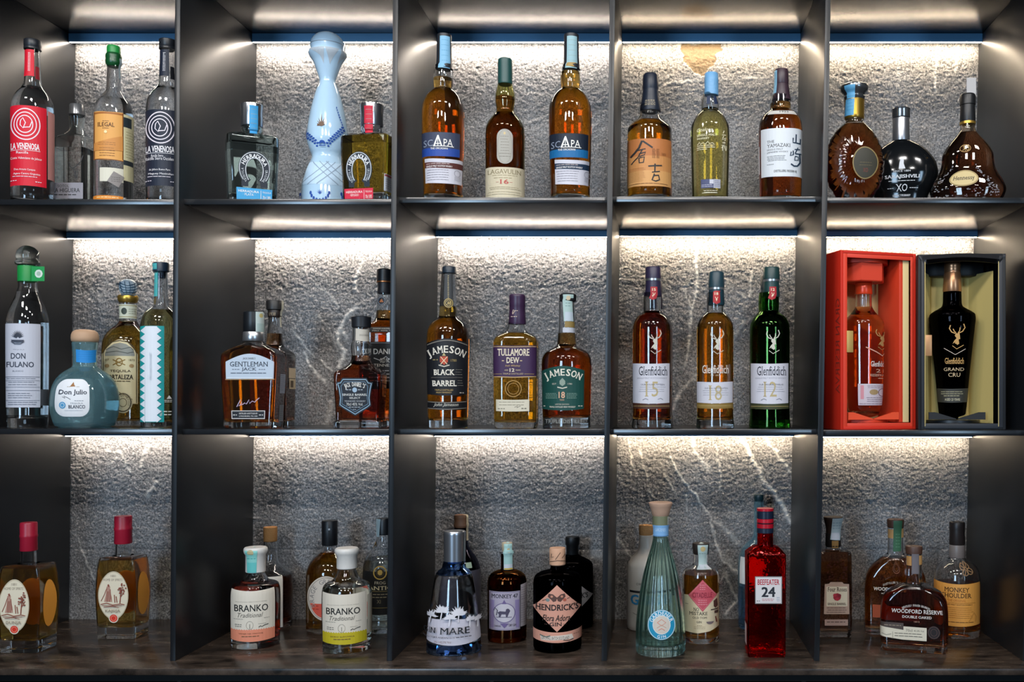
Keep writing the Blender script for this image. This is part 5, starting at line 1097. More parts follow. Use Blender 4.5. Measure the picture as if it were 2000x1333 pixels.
def wedge(p0, p1, z0, z1):
    vs = [(p0[0], p0[1], z0), (p1[0], p1[1], z0), (p1[0], p1[1], z1), (p0[0], p0[1], z1)]
    a = [bm.verts.new(q) for q in vs]; c = [bm.verts.new((q[0], q[1] + 0.001, q[2])) for q in vs]
    bm.faces.new(a); bm.faces.new(c[::-1])
    for i in range(4): j = (i + 1) % 4; bm.faces.new((a[i], c[i], c[j], a[j]))
wedge((0.014, 0.020), (0.046, D2 - 0.011), 0.012, H2 - 0.032); wedge((0.046, D2 - 0.011), (W2 - 0.05, D2 - 0.011), 0.012, H2 - 0.032); wedge((W2 - 0.05, D2 - 0.011), (W2 - 0.020, 0.018), 0.012, H2 - 0.032)
finish(bm, 'lining', GP, bb_, 30, False)
mcx2, mcy2 = 0.079, 0.050
bm = bmesh.new(); disc_half(bm, mcx2, 0.086, 0.062, 0.078, 0.0125, 0.018); finish(bm, 'base_disc', P('#1d1f23', 0.4), bb_, 30)
bm = bmesh.new(); box(bm, 0.018, W2 - 0.024, 0.069, 0.0935, H2 - 0.036, H2 - 0.0065, 0.004); finish(bm, 'top_holder', P('#121316', 0.5), bb_, 30)
cradle(mcx2, 0.0075, 0.0135, 0.056, P('#131417', 0.6), bb_)
bm = bmesh.new(); box(bm, 0.0138, 0.0265, -0.0035, -0.0022, 0.148, 0.190, 0.0003); finish(bm, 'pull_tab', P('#b98a5e', 0.4, 0.35), bb_, 30)
cR, sR = math.cos(math.radians(-4)), math.sin(math.radians(-4))
wx = bb_.location.x + cR * mcx2 - sR * mcy2; wy = bb_.location.y + sR * mcx2 + cR * mcy2
cxb = ((wx / sc(wy) + VX) - C.x0) * C.f; d = cxb - 965
b = Bottle('whisky_bottle', 'black bottle with rose gold cap inside the black box', cxb, [(1185, 40), (1165, 86, 78), (1130, 92, 82), (1000, 104, 90), (800, 124, 106), (600, 147, 124), (545, 153, 128), (520, 150, 126), (500, 128, 110), (480, 92, 84), (462, 68), (440, 62), (372, 60), (360, 58)], yc=wy, facing=3, z0=C.shelf + 0.0188)
b.body(glass((0.10, 0.09, 0.10)), fill=470, liquid=liq((0.3, 0.07, 0.02)), base=0.014, wall=0.003)
b.cap('capsule', P('#c08c66', 0.3, 0.8), [(370, 61), (366, 63), (300, 59), (250, 56), (246, 54)])
b.cap('cap', P('#bd8a66', 0.32, 0.8), [(248, 54)] + [(v, 54 - (1.2 if i % 3 == 2 else 0)) for i, v in enumerate(range(244, 190, -7))] + [(182, 50), (175, 46)])
GD = '#c69a5c'
b.lab('front_print', None, None, [('T', '^Glenfiddich', 914 + d, 1046 + d, 798, 838, GD, 0.01), ('T', 'GRAND', 904 + d, 1050 + d, 862, 884, '#c9b08a'), ('T', 'CRU', 936 + d, 1024 + d, 896, 922, '#c9b08a'), ('L', [(912 + d, 735), (985 + d, 778), (1050 + d, 740)], 4, '#c9b6a6')] + stag(992 + d, 655, 1.05, GD))
b.lab('lower_label', bow(860 + d, 996, 1068 + d, 1086, 5), '#35342f', [('D', 886 + d, 1040 + d, 1018, 2, 13, 5, '#b9b08a'), ('D', 910 + d, 1024 + d, 1044, 1, 9, 6, '#b9b08a'), ('T', 'AGED 23 YEARS', 916 + d, 1016 + d, 1062, 1078, '#d8cfae'), ('R', 860 + d, 1000, 864 + d, 1080, 'gold'), ('R', 1064 + d, 1000, 1068 + d, 1080, 'gold')])

# ---- bottom row (bottles stand on the counter)
cell(0, 960, 3.5743, 0, True)
def foot(zy, half):          # depth of a base whose front edge is seen at zy
    yf = CD * (-FLOORZ * 1000 / (Y(zy) - VY) - 1); return yf
def brandy(lab, cx, zyb, top, mid, bot, ys, txt, lx, ly, rx, ry, sealx, sealy, cap, neckx, hd):
    yf = foot(zyb, 0)
    y0, y1, y2, y3 = ys
    b = Bottle('brandy_bottle', lab, cx, [(None, bot - 4, hd, 10), (y3 - 24, bot - 2, hd, 10), (y3 - 70, bot, hd, 10), (y2, mid, hd + 5, 10), (y1 + 120, mid - 7, hd + 3, 10), (y1, top, hd - 4, 10), (y1 - 4, top - 3, hd - 6, 12), (y1 - 10, 74, 74, 60), (y1 - 16, 62), (y0 + 60, 58), (y0, 57), (y0 - 10, 57)], yf=yf, group='pair of square based brandy bottles')
    b.body(CL, fill=y1 - 3, liquid=liq((0.99, 0.68, 0.13), (1.0, 0.52, 0.08), 0.12), base=0.024, wall=0.003)
    c0, c1 = cap
    b.cap('cap', P('#9c1730', 0.38), [(c0, 62), (c0 - 4, 65), (c0 - 90, 63), (c0 - 96, 66), (c0 - 110, 66), (c0 - 116, 63), (c1 + 8, 64), (c1, 60)])
    BR = '#8a4a3a'
    e = lambda u, v: (lx + u * rx / 100, ly + v * ry / 170)
    G = [('O', lx, ly, rx * .97, ry * .97, 4, '#b8a888'), ('T', '1881', lx - rx * .2, lx + rx * .16, ly - ry * .86, ly - ry * .76, '#8a7a6a'), ('T', 'HOME OF SPIRITS', lx - rx * .68, lx + rx * .62, ly - ry * .7, ly - ry * .6, '#8a7a6a')]
    for pl, w in (([(-45, -60), (-30, -75), (-20, -60), (-22, -40), (-10, 10), (-8, 45), (-60, 45), (-50, 0), (-45, -30)], 0),): G.append(('P', [e(*p) for p in pl], '#b58a78'))
    G += [('L', [e(-35, -78), e(-28, -62)], 12, BR), ('L', [e(-42, -50), e(-60, 0), e(-80, 40)], 5, BR), ('L', [e(-20, -45), e(-14, 30)], 5, BR), ('L', [e(-38, -30), e(-40, 45)], 5, BR), ('L', [e(-28, -30), e(-26, 45)], 4, BR), ('L', [e(8, -5), e(12, 50)], 6, BR), ('L', [e(20, 5), e(26, 50)], 6, BR), ('L', [e(45, 55), e(50, 0), e(58, -40)], 7, BR), ('L', [e(50, 10), e(75, -30)], 5, BR)]
    for i in range(26): a_ = random.uniform(0, 6.3); r_ = random.uniform(0, 1); G.append(('P', [(p[0], p[1]) for p in ell(*e(56 + 30 * r_ * math.cos(a_), -40 + 50 * r_ * math.sin(a_)), 6, 6, 6)], BR))
    G += [('L', [e(-80, 62), e(-40, 52), e(0, 66), e(50, 58), e(78, 64)], 6, BR), ('L', [e(-60, 80), e(0, 76), e(40, 84)], 4, BR), ('L', [e(-70, 70), e(-20, 72), e(60, 70)], 4, BR), ('T', '^' + txt, lx - rx * .52, lx + rx * .52, ly + ry * .58, ly + ry * .72, '#7a6a5a')]
    b.lab('front_label', ell(lx, ly, rx, ry, 44), '#e2d6bc', G)
    b.lab('seal', ell(sealx, sealy, 34, 33, 24), '#d8d0bc', [('E', sealx, sealy, 27, 26, '#d8301c'), ('O', sealx, sealy, 17, 17, 4, '#e88a70')], lift=0.0012)
    k = sc(yf) / C.f
    # oval labels on the right side and on the back
    for nm, (nx_, ny_) in (('side_label', (1, 0)), ('back_label', (0, 1))):
        bm = bmesh.new(); kk_ = 32; zc_ = b.Z(ly, yf); rz = ry * k * 0.9; rh = (rx if ny_ else rx * .72) * k
        L_ = []
        for q_ in (0.02, 0.2, 0.4, 0.6, 0.8, 1.0):
            vs = []
            for i in range(kk_):
                a_ = 2 * math.pi * i / kk_; h, z = q_ * rh * math.cos(a_), zc_ + q_ * rz * math.sin(a_)
                aa, bb2 = float(np.interp(z, b.z, b.a)), float(np.interp(z, b.z, b.b))
                vs.append((aa + 0.0006, h, z) if nx_ else (h, bb2 + 0.0006, z))
            L_.append(np.array(vs))
        loft(bm, L_, True, False); o = finish(bm, nm, P('#f0a038', 0.6), b.o, 30)
    return b
brandy('square based amber bottle with oval cream label and red cap, cut by the photo edge', 130, 1134, 126, 150, 136, (415, 532, 760, 1128), 'DUNJA', 99, 802, 106, 184, 102, 967, (416, 219), 0, 108)
brandy('square based amber bottle with oval cream label and red cap, nearer the stone', 806, 1036, 119, 143, 134, (365, 474, 720, 1030), 'KAJSIJA', 791, 730, 106, 168, 795, 888, (366, 174), 0, 98)

# ---- bottom row, second compartment
cell(340, 960, 3.573, 0, True)
def branko(lab, cx, zyb, liquid, low, lowt, x0, x1, y0, y1, ys, hw, striped, tl):
    yf = foot(zyb, 0); Rr = hw / C.f * sc(yf + .05) * .95
    t0, t1, t2, t3, t4 = ys
    b = Bottle('spirit_bottle', lab, cx, [(None, hw - 5), (t4 + 300, hw - 2), (t4 + 60, hw), (t4, hw - 2), (t3, hw - 16), (t2, 96), (t1 + 22, 72), (t1 + 6, 66), (t1 - 6, 66)], yc=yf + Rr, group='pair of white capped bottles with the same label design')
    b.body(CL, fill=t3 - (22 if striped else -6), liquid=liquid, base=0.016, wall=0.003)
    b.cap('cap', P('#d9d5cf', 0.35, 0, 0.5), [(t1, 66), (t1 - 5, 72), (t0 + 58, 72), (t0 + 46, 82), (t0 + 28, 86), (t0 + 14, 84), (t0 + 6, 76)])
    if striped:
        b.lab('tax_strip', [(505, 398), (580, 402), (574, 575), (512, 572)], '#7fc4bd', [('E', 538, 432, 18, 22, '#c2b48a'), ('R', 512, 500, 574, 570, '#5fb9b6'), ('D', 512, 572, 470, 1, 8, 10, '#4f9f9c')], lift=0.0008)
    w = x1 - x0; h = y1 - y0; q = lambda u: x0 + w * u; r = lambda v: y0 + h * v
    tri = [(q(i / 36), r(0.775 - (0.02 if i % 2 else 0))) for i in range(37)]
    b.lab('front_label', bow(x0, y0, x1, y1 - 10, 10), '#ddd3c2', [('P', tri + [(x1, y1 - 10)] + [(x1 - w * i / 8, y1 - 10 + 10 * math.sin(math.pi * i / 8)) for i in range(1, 8)] + [(x0, y1 - 10)], low), ('T', 'TRADITIONAL SPIRITS FROM SERBIA', q(.10), q(.82), r(.225), r(.24), '#8a8378'), ('T', 'BRANKO', q(.085), q(.845), r(.288), r(.418), '#22221f', 0.012), ('T', 'Traditional', q(.16), q(.73), r(.445), r(.53), '#5a554c', 0, 0.35), ('D', q(.07), q(.30), r(.555), 1, 8, 6, '#9a9488'), ('D', q(.75), q(.88), r(.55), 1, 8, 6, '#9a9488'), ('O', q(.43), r(.68), 24, 28, 3, '#a39c8e'), ('L', [(q(.43), r(.655)), (q(.43), r(.74))], 4, '#8a8378'), ('D', q(.10), q(.26), r(.66), 2, 13, 7, '#7a746a'), ('L', [(q(.63), r(.725)), (q(.68), r(.70)), (q(.70), r(.72)), (q(.76), r(.695)), (q(.85), r(.68))], 5, '#4a463e'), ('D', q(.62), q(.80), r(.655), 1, 8, 4, '#9a9488'), ('T', lowt, q(.18), q(.72), r(.83), r(.855), '#6a4a30'), ('D', q(.25), q(.65), r(.885), 1, 8, 8, '#7a5a3a')])
    return b
branko('red spirit in a round white capped bottle with cream and coral label', 569, 1112, RUBY, '#e08a6c', 'VISNJA NA VINOVOJ', 396, 703, 690, 1054, (385, 565, 620, 645, 690), 176, True, 0)
b2 = branko('clear spirit in a round white capped bottle with cream and yellow label', 1206, 1142, liq((0.93, 0.94, 0.84)), '#c2b022', 'SOKO SLIVOVICA', 1037, 1345, 714, 1074, (390, 540, 612, 650, 690), 176, False, 0)
b2.lab('back_label', rect(1348, 700, 1520, 970), '#c9c2b0')
yf = foot(976, 0)
b = Bottle('spirit_bottle', 'dark red brown bottle with cork stopper at the back of the second compartment', 672, [(None, 156), (950, 158), (610, 158), (582, 154), (562, 136), (535, 100), (505, 68), (470, 54), (360, 48), (345, 48)], yc=yf + 0.048)
b.body(CL, fill=582, liquid=BROWN, base=0.012)
b.cap('cork', P('#a97a4a', 0.7, 0, 0.2, 0.4, 300), [(352, 44), (346, 49), (270, 49), (254, 50), (250, 46)])
b.lab('front_label', rect(560, 602, 758, 962), '#d6cfc2', [('D', 600, 740, 640, 8, 36, 14, '#6a645a')])
yf = foot(1006, 0)
b = Bottle('spirit_bottle', 'yellow round shouldered bottle with black capsule and round label, behind a clear one', 1086, [(None, 160), (970, 164), (640, 166), (560, 162), (510, 146), (470, 118), (440, 82), (420, 62), (400, 54), (380, 52), (372, 52)], yc=yf + 0.05)
b.body(CL, fill=425, liquid=liq((0.92, 0.54, 0.06), (1.0, 0.55, 0.08), 0.20), base=0.012)
b.cap('capsule', P('#15161a', 0.42), [(378, 54), (374, 56), (290, 56), (212, 57), (205, 53)])
b.lab('capsule_print', None, None, [('R', 1076, 262, 1088, 274, '#b9b9bd')])
b.lab('front_label', ell(1058, 752, 128, 156, 40), '#c9bfb2', [('P', ell(1058, 752, 112, 138, 30, 195, 345), '#c8503c'), ('O', 1058, 752, 118, 145, 4, '#8a8074'), ('A', 'BRAGE GRAPPA', 1058, 752, 96, 120, 205, 30, 30, '#8a8480', 0.01), ('D', 965, 1020, 800, 2, 22, 12, '#a33a2c')])
yf = foot(1002, 0)
b = Bottle('gin_bottle', 'clear bottle with black and gold label beside the second divider, bottom row', 1465, [(None, 144), (960, 148), (600, 150), (520, 146), (460, 128), (410, 90), (370, 62), (330, 52), (305, 50), (298, 50)], yc=yf + 0.047)
b.body(CL, fill=470, liquid=liq((0.92, 0.93, 0.80)), base=0.012)
b.cap('cap', P('#14161b', 0.4), [(304, 46), (300, 50), (200, 52), (190, 48)])
b.lab('tax_strip', [(1410, 196), (1442, 196), (1432, 320), (1404, 320)], '#9fb3b8', lift=0.001)
b.lab('shoulder_tag', [(1365, 388), (1400, 340), (1410, 368), (1384, 404)], '#b58c3c', lift=0.001)
b.lab('front_label', rect(1318, 564, 1560, 866), '#141414', [('O', 1437, 572, 44, 44, 8, '#b99a4c'), ('E', 1437, 572, 30, 30, '#3a3220'), ('P', ell(1437, 570, 18, 20, 7), '#b99a4c'), ('T', 'FROG', 1400, 1476, 632, 652, '#b8b09a'), ('T', '^ANTIC', 1352, 1520, 665, 692, '#c9bf9c', 0.01), ('R', 1320, 700, 1560, 703, '#8a7a4a'), ('D', 1382, 1500, 720, 2, 20, 9, '#8a8068'), ('T', 'XI', 1416, 1442, 760, 785, '#8a8068'), ('R', 1320, 815, 1560, 819, '#8a7a4a')])

# ---- bottom row, centre compartment
cell(770, 960, 3.5744, 0, True)
yf = foot(1160, 0)
b = Bottle('gin_bottle', 'clear cone shaped bottle with blue tinted foot and tall silver cap', 416, [(None, 190), (1140, 194), (1100, 193), (1000, 187), (850, 172), (700, 151), (620, 138), (580, 128), (555, 110), (538, 84), (520, 74), (495, 72), (488, 72)], yc=yf + 0.056)
b.body(CL, fill=580, liquid=WATER, base=0.02, wall=0.003)
b.cap('cap', P('#b5b7bd', 0.28, 0.9), [(500, 72), (496, 76), (400, 76), (300, 77), (284, 77), (278, 72)], dx=6, label='tall silver cap')
BLU = glass((0.30, 0.53, 1.0))
b.lab('neck_tint', rect(340, 498, 500, 585), BLU, [], lift=0.0002)
b.lab('foot_tint', rect(226, 1082, 606, 1168), BLU, [], lift=0.0002)
G = [('P', [(232, 905), (300, 900), (420, 896), (520, 905), (606, 900), (614, 1050)] + [(614 - 390 * i / 10, 1056 + 22 * math.sin(math.pi * i / 10)) for i in range(11)], '#c9c5d0')]
LF = '#dcdae0'
for cx_, cy_, n_l, s_ in ((330, 840, 11, 46), (450, 860, 10, 50), (262, 870, 7, 34), (520, 900, 7, 30), (390, 880, 8, 36), (565, 905, 5, 26)):
    for i in range(n_l * 2):
        a_ = math.radians(5 + 170 * i / max(n_l * 2 - 1, 1)); c_, s2 = math.cos(a_), math.sin(a_); k_ = s_ * random.uniform(.85, 1.5)
        G.append(('P', [(cx_, cy_ + 12), (cx_ + .55 * k_ * c_ - 6 * s2, cy_ + 12 - .55 * k_ * s2 - 6 * c_), (cx_ + k_ * c_, cy_ + 12 - k_ * s2), (cx_ + .55 * k_ * c_ + 6 * s2, cy_ + 12 - .55 * k_ * s2 + 6 * c_)], LF))
    G.append(('L', [(cx_, cy_ + 10), (cx_ - 6, cy_ + 60)], 8, LF))
G += [('T', '^GIN', 236, 306, 952, 990, '#1f2024', 0.005), ('T', '^MARE', 332, 512, 950, 996, '#1f2024', 0.005), ('T', 'MEDITERRANEAN GIN', 236, 420, 1012, 1024, '#4a4a52'), ('D', 430, 530, 1014, 1, 9, 9, '#4a4a52'), ('T', '70cl 42.7% Vol', 300, 400, 1042, 1056, '#7a5a52')]
b.lab('front_label', None, None, G)
yf = .28
b = Bottle('gin_bottle', 'grey violet bottle with brown cork behind the silver capped one', 466, [(None, 136), (950, 137), (560, 138), (510, 128), (460, 104), (420, 74), (390, 56), (330, 48), (260, 47), (250, 47)], yc=0.285)
b.body(glass((0.36, 0.34, 0.42)), fill=450, liquid=liq((0.6, 0.55, 0.7)))
b.cap('stopper', P('#6b4a33', 0.6), [(255, 46), (250, 50), (235, 52), (228, 48), (190, 47), (172, 49), (166, 45)])
b.lab('tax_strip', rect(503, 162, 518, 345), '#b9ac90', lift=0.0015)
b.lab('hang_tag', rect(500, 500, 540, 538), '#8fa08a', lift=0.001)
b.lab('front_label', rect(380, 560, 640, 880), '#3c3a44')
yf = foot(1068, 0)
b = Bottle('gin_bottle', 'brown apothecary bottle with pale violet label and pale blue strip', 788, [(None, 132), (1040, 134), (640, 137), (600, 130), (570, 106), (555, 76), (545, 46), (530, 43), (440, 43), (432, 44)], yc=yf + 0.042)
b.body(glass((0.60, 0.30, 0.11)), fill=560, liquid=liq((0.5, 0.28, 0.12)), wall=0.003)
b.cap('neck_ring', 'silver', [(434, 42), (432, 55), (420, 55), (418, 42)], label='silver neck ring')
b.cap('cork', P('#b2a58c', 0.65, 0, 0.3), [(420, 34), (416, 37), (366, 39), (360, 36)])
b.lab('tax_strip', [(766, 362), (824, 360), (824, 520), (824, 550), (768, 550), (766, 520)], '#9cc0bd', [('E', 798, 415, 12, 14, '#c2a878'), ('R', 768, 512, 823, 538, '#bfc4cc'), ('R', 769, 539, 823, 549, '#b99a3c')], lift=0.001)
PV = '#6a5a86'
b.lab('front_label', rect(664, 704, 878, 974), '#a9a0b0', [('L', [(670, 710), (872, 710), (872, 968), (670, 968), (670, 710)], 5, '#7a6f8a'), ('P', [(672, 765), (700, 765), (695, 960), (672, 960)], '#8f80a8'), ('P', [(842, 765), (870, 765), (870, 960), (848, 960)], '#8f80a8'), ('T', '^MONKEY 47', 680, 862, 722, 750, '#2a2630', 0.015), ('E', 768, 852, 74, 68, '#c2bcc4'), ('O', 768, 852, 74, 68, 5, PV), ('P', [(752, 790), (768, 760), (784, 790)], PV),
      ('L', [(715, 870), (722, 835), (705, 818), (698, 836)], 6, '#3a3446'), ('P', [(722, 850), (740, 840), (775, 842), (800, 826), (810, 838), (800, 856), (790, 880), (780, 880), (778, 862), (750, 862), (742, 882), (730, 882), (732, 864)], '#4a4358'), ('E', 792, 834, 13, 12, '#4a4358'), ('L', [(712, 882), (820, 882)], 4, '#5a5366'), ('P', [(740, 925), (800, 925), (770, 958)], PV), ('T', 'SCHWARZWALD', 700, 745, 938, 950, '#2a2630'), ('T', 'DRY GIN', 800, 850, 930, 946, '#2a2630')])
b.lab('side_label', [(882, 640), (960, 630), (960, 930), (882, 930)], '#b2aab0', [('D', 884, 930, 660, 6, 16, 6, '#7a727c'), ('D', 884, 930, 770, 9, 16, 6, '#8a828c')])
yf = foot(1140, 0)
b = Bottle('gin_bottle', 'black apothecary bottle with pink diamond label and pale cork stopper', 1140, [(None, 164), (1110, 167), (660, 170), (610, 166), (585, 154), (560, 110), (548, 62), (535, 50), (515, 48), (505, 48)], yc=yf + 0.052)
BKG = glass((0.035, 0.032, 0.036)); BKL = liq((0.4, 0.4, 0.4))
b.body(BKG, wall=0.004)
b.cap('cork', P('#d0a284', 0.6, 0, 0.3, 0.2, 150), [(516, 50), (510, 56), (460, 56), (402, 57), (396, 54)])
b.lab('cork_print', None, None, [('L', [(1100, 440), (1096, 470), (1112, 460)], 4, '#5a4436'), ('L', [(1125, 480), (1160, 430)], 4, '#5a4436'), ('L', [(1170, 470), (1190, 445)], 4, '#5a4436'), ('L', [(1088, 498), (1140, 486), (1195, 496)], 4, '#6a5040')])
PK = '#d99c86'
b.lab('front_label', diamond(1136, 822, 168, 164), PK, [('P', [(1136, 745), (1108, 722), (1078, 718), (1072, 740), (1096, 760), (1110, 776), (1130, 770), (1136, 752), (1142, 770), (1162, 776), (1176, 760), (1196, 740), (1190, 718), (1164, 722)], '#5c4038'), ('E', 1100, 738, 9, 8, '#c98a70'), ('E', 1170, 738, 9, 8, '#c98a70'), ('E', 1072, 762, 14, 12, '#7a8a86'), ('E', 1190, 762, 12, 11, '#b5604a'), ('L', [(1035, 770), (1060, 760)], 4, '#5c4038'), ('L', [(1205, 755), (1225, 748)], 4, '#5c4038'), ('T', "^HENDRICK'S", 988, 1284, 792, 836, '#2c2422', 0.02), ('T', 'Flora Adora', 1036, 1226, 866, 910, '#2c2422', 0.01, 0.3), ('T', '^GIN', 1084, 1170, 918, 944, '#2c2422', 0.01), ('D', 1050, 1076, 930, 1, 8, 5, '#5c4038'), ('D', 1176, 1200, 930, 1, 8, 5, '#5c4038')])
b.lab('lower_label', bow(968, 975, 1308, 1048, 14), PK, [('P', [(1020, 1018), (1240, 1006), (1252, 1040), (1026, 1046)], '#e0d2c4'), ('T', 'GIN SMALL BATCH SCOTLAND', 1028, 1220, 1018, 1040, '#3a302c', 0, 0.2), ('L', [(1018, 1010), (1060, 1022), (1090, 1012)], 7, '#5a6a62'), ('L', [(1180, 1044), (1220, 1050), (1250, 1040)], 7, '#5a4a42'), ('D', 1250, 1296, 1005, 1, 9, 6, '#8a5a4a')])
b = Bottle('gin_bottle', 'black apothecary bottle with black stopper and white diamond label, half hidden', 1244, [(None, 140), (960, 143), (560, 145), (515, 142), (492, 128), (470, 92), (455, 60), (445, 46), (440, 44)], yc=0.30)
b.body(BKG, wall=0.004)
b.cap('stopper', P('#0f1012', 0.45), [(452, 42), (446, 44), (380, 44), (372, 50), (330, 51), (318, 47)])
b.lab('front_label', diamond(1250, 740, 136, 124), '#aaa9ac', [('T', "^HENDRICK'S", 1150, 1352, 714, 752, '#2a2a2e', 0.02), ('T', '^GIN', 1215, 1285, 770, 800, '#2a2a2e')])

# ---- bottom row, fourth compartment
cell(1180, 940, 3.3907, 0, True)
b = Bottle('gin_bottle', 'white stoneware bottle with cork and blue lettering behind the green glass one', 277, [(None, 124), (980, 127), (620, 127), (560, 122), (510, 98), (470, 64), (440, 50), (380, 46), (365, 48), (358, 48)], yc=0.28)
b.solid(P('#cbc5bd', 0.35, 0, 0.5), 'stoneware_body')
b.cap('cork', P('#b58a5c', 0.75, 0, 0.2, 0.5, 350), [(360, 42), (354, 46), (302, 47), (293, 44)])
b.lab('front_label', None, None, [('R', 170, 732, 400, 746, '#23242a'), ('T', 'GIN', 176, 310, 758, 826, '#2f8ac2', 0.03), ('T', 'DRY', 216, 262, 680, 694, '#7a756c'), ('L', [(190, 880), (240, 900), (300, 892)], 4, '#7a756c')])
yf = foot(1178, 0)
def ribs(p, s):
    q = p.copy(); ph = np.arctan2(p[:, 1], p[:, 0]); k = 1 + 0.016 * np.cos(ph * 22); q[:, 0] *= k; q[:, 1] *= k; return q
b = Bottle('gin_bottle', 'tall ribbed green glass bottle with flared wooden stopper and round blue label', 374, [(None, 156), (1140, 161), (1000, 162), (900, 157), (800, 145), (650, 120), (500, 82), (420, 58), (375, 50), (330, 49), (295, 50), (288, 50)], yc=yf + 0.05, kq=40, disp=ribs)
b.body(glass((0.91, 0.99, 0.965), lit_tint=(0.30, 0.88, 0.70), mf=0.02), wall=0.003, base=0.02)
b.cap('collar', P('#6f7358', 0.5), [(296, 50), (292, 54), (232, 54), (228, 50)])
b.cap('stopper', P('#b89680', 0.6, 0, 0.3, 0.15, 120), [(232, 52), (226, 56), (200, 62), (170, 72), (152, 79), (146, 79), (142, 75)])
b.lab('neck_label', rect(328, 296, 424, 370), '#7aa9d6', [('T', 'GARDENER', 340, 405, 312, 336, '#b9d2ea'), ('R', 328, 364, 424, 370, '#5a86b4')], lift=0.0012)
strip(b, 418, 236, 436, 372, '#b5b9b0')
b.lab('front_label', ell(380, 955, 90, 99, 40), '#1f8fb5', [('O', 380, 955, 86, 95, 4, '#d5e4e6'), ('E', 380, 955, 55, 60, '#d2c6b8'), ('A', 'GARDENER', 380, 955, 69, 77, 158, 22, 24, '#e6eef0', 0.015), ('A', 'GIN', 380, 955, 70, 78, 255, 285, 20, '#e6eef0', 0.015), ('O', 380, 955, 56, 61, 3, '#e6eef0'), ('L', [(352, 940), (380, 918), (408, 940), (380, 960), (352, 940)], 4, '#d98a72'), ('L', [(350, 975), (380, 955), (410, 975)], 4, '#c9a08a'), ('L', [(360, 990), (380, 978), (400, 990)], 4, '#d98a72')], lift=0.0014)
yf = foot(1088, 0)
b = Bottle('gin_bottle', 'amber apothecary bottle with red diamond over cream label and dark wooden cap', 640, [(None, 118), (1060, 121), (640, 122), (605, 118), (582, 104), (565, 76), (550, 52), (538, 47), (490, 46), (480, 46)], yc=yf + 0.04)
b.body(CL, fill=612, liquid=liq((0.92, 0.42, 0.03), (1.0, 0.45, 0.06), 0.20), base=0.011)
b.cap('cap', P('#2a211d', 0.5), [(486, 46), (480, 52), (450, 56), (420, 57), (412, 53)])
b.lab('tax_strip', [(622, 414), (680, 414), (678, 582), (626, 582)], '#a9bcb8', [('E', 652, 452, 14, 17, '#c2ac78'), ('R', 628, 545, 678, 580, '#c2c6cc'), ('D', 628, 674, 480, 2, 16, 7, '#7f9a96')], lift=0.0008)
b.lab('front_label', [(530, 765), (560, 760), (600, 780), (640, 790), (690, 780), (760, 752), (758, 975), (700, 1000), (620, 1012), (535, 1006)], '#dccba8', [('T', '^NO', 592, 628, 842, 866, '#3a302a', 0.01), ('T', '^MISTAKE', 564, 684, 870, 892, '#3a302a', 0.01), ('T', '^OLD TOM', 586, 680, 902, 916, '#3a302a', 0.01), ('T', '^GIN', 612, 646, 930, 944, '#3a302a', 0.01), ('D', 616, 650, 958, 1, 8, 6, '#a08a6a'), ('D', 592, 672, 968, 2, 10, 5, '#b09a7a'), ('P', [(722, 800), (745, 785), (750, 835), (735, 850), (724, 838)], '#5a3a34'), ('L', [(705, 858), (752, 856)], 7, '#4a3530'), ('P', [(728, 866), (752, 866), (752, 885), (728, 884)], '#5a4038'), ('P', ell(700, 935, 24, 18, 14, 180, 360), '#7a6a6a'), ('L', [(735, 905), (742, 945)], 7, '#7a3a34'), ('L', [(540, 822), (560, 822)], 4, '#9a8a72')])
b.lab('diamond_label', diamond(652, 762, 94, 106), '#c5525e', [('T', 'CITADELLE', 586, 714, 742, 776, '#8a2436', 0.02), ('D', 632, 672, 690, 3, 14, 6, '#e29aa0'), ('D', 620, 684, 790, 3, 14, 6, '#e29aa0'), ('L', [(568, 762), (652, 668), (736, 762), (652, 856), (568, 762)], 4, '#d97a82')], lift=0.0009)
b = Bottle('gin_bottle', 'pale blue bottle with dark teal stopper behind the red one', 1024, [(None, 134), (980, 137), (600, 138), (520, 134), (460, 120), (415, 84), (380, 46), (350, 36), (200, 32), (140, 32), (130, 33)], yc=0.285)
b.body(glass((0.84, 0.96, 1.0), lit_tint=(0.4, 0.7, 0.85), mf=0.06), fill=690, liquid=liq((0.22, 0.55, 0.85)))
b.cap('stopper', P('#123038', 0.4), [(136, 28), (128, 30), (120, 32), (108, 33), (95, 33), (90, 30)])
b.lab('front_label', rect(898, 514, 1060, 692), '#d0d3d2')
yf = foot(1172, 0)
b = Bottle('gin_bottle', 'tall square red glass bottle with small white label', 1077, [(None, 123, 98, 16), (1150, 126, 100, 16), (700, 128, 102, 16), (500, 129, 102, 16), (494, 129, 102, 16), (488, 126, 100, 16), (484, 122, 98, 18), (445, 68, 64, 50), (438, 60), (432, 56), (420, 53), (350, 52), (340, 52)], yf=yf, rot=0)
b.body(glass((0.97, 0.13, 0.12), 1.5, 0.55, 70), liquid=liq((0.95, 0.3, 0.25)), fill=480, wall=0.004, base=0.012)
RB = [('#1d2638', 344, 312), ('#a81426', 312, 284), ('#3a1420', 284, 276), ('#b3182a', 276, 250), ('#1a2336', 250, 200), ('#a81426', 200, 180)]
for nm, (c_, y0_, y1_) in zip(('neck_band', 'neck_band', 'neck_band', 'neck_band', 'cap', 'cap_rim'), RB):
    b.cap(nm, P(c_, 0.3), [(y0_, 53), (y0_ - 2, 56), (y1_ + 2, 56), (y1_, 54 if nm != 'cap_rim' else 50)])
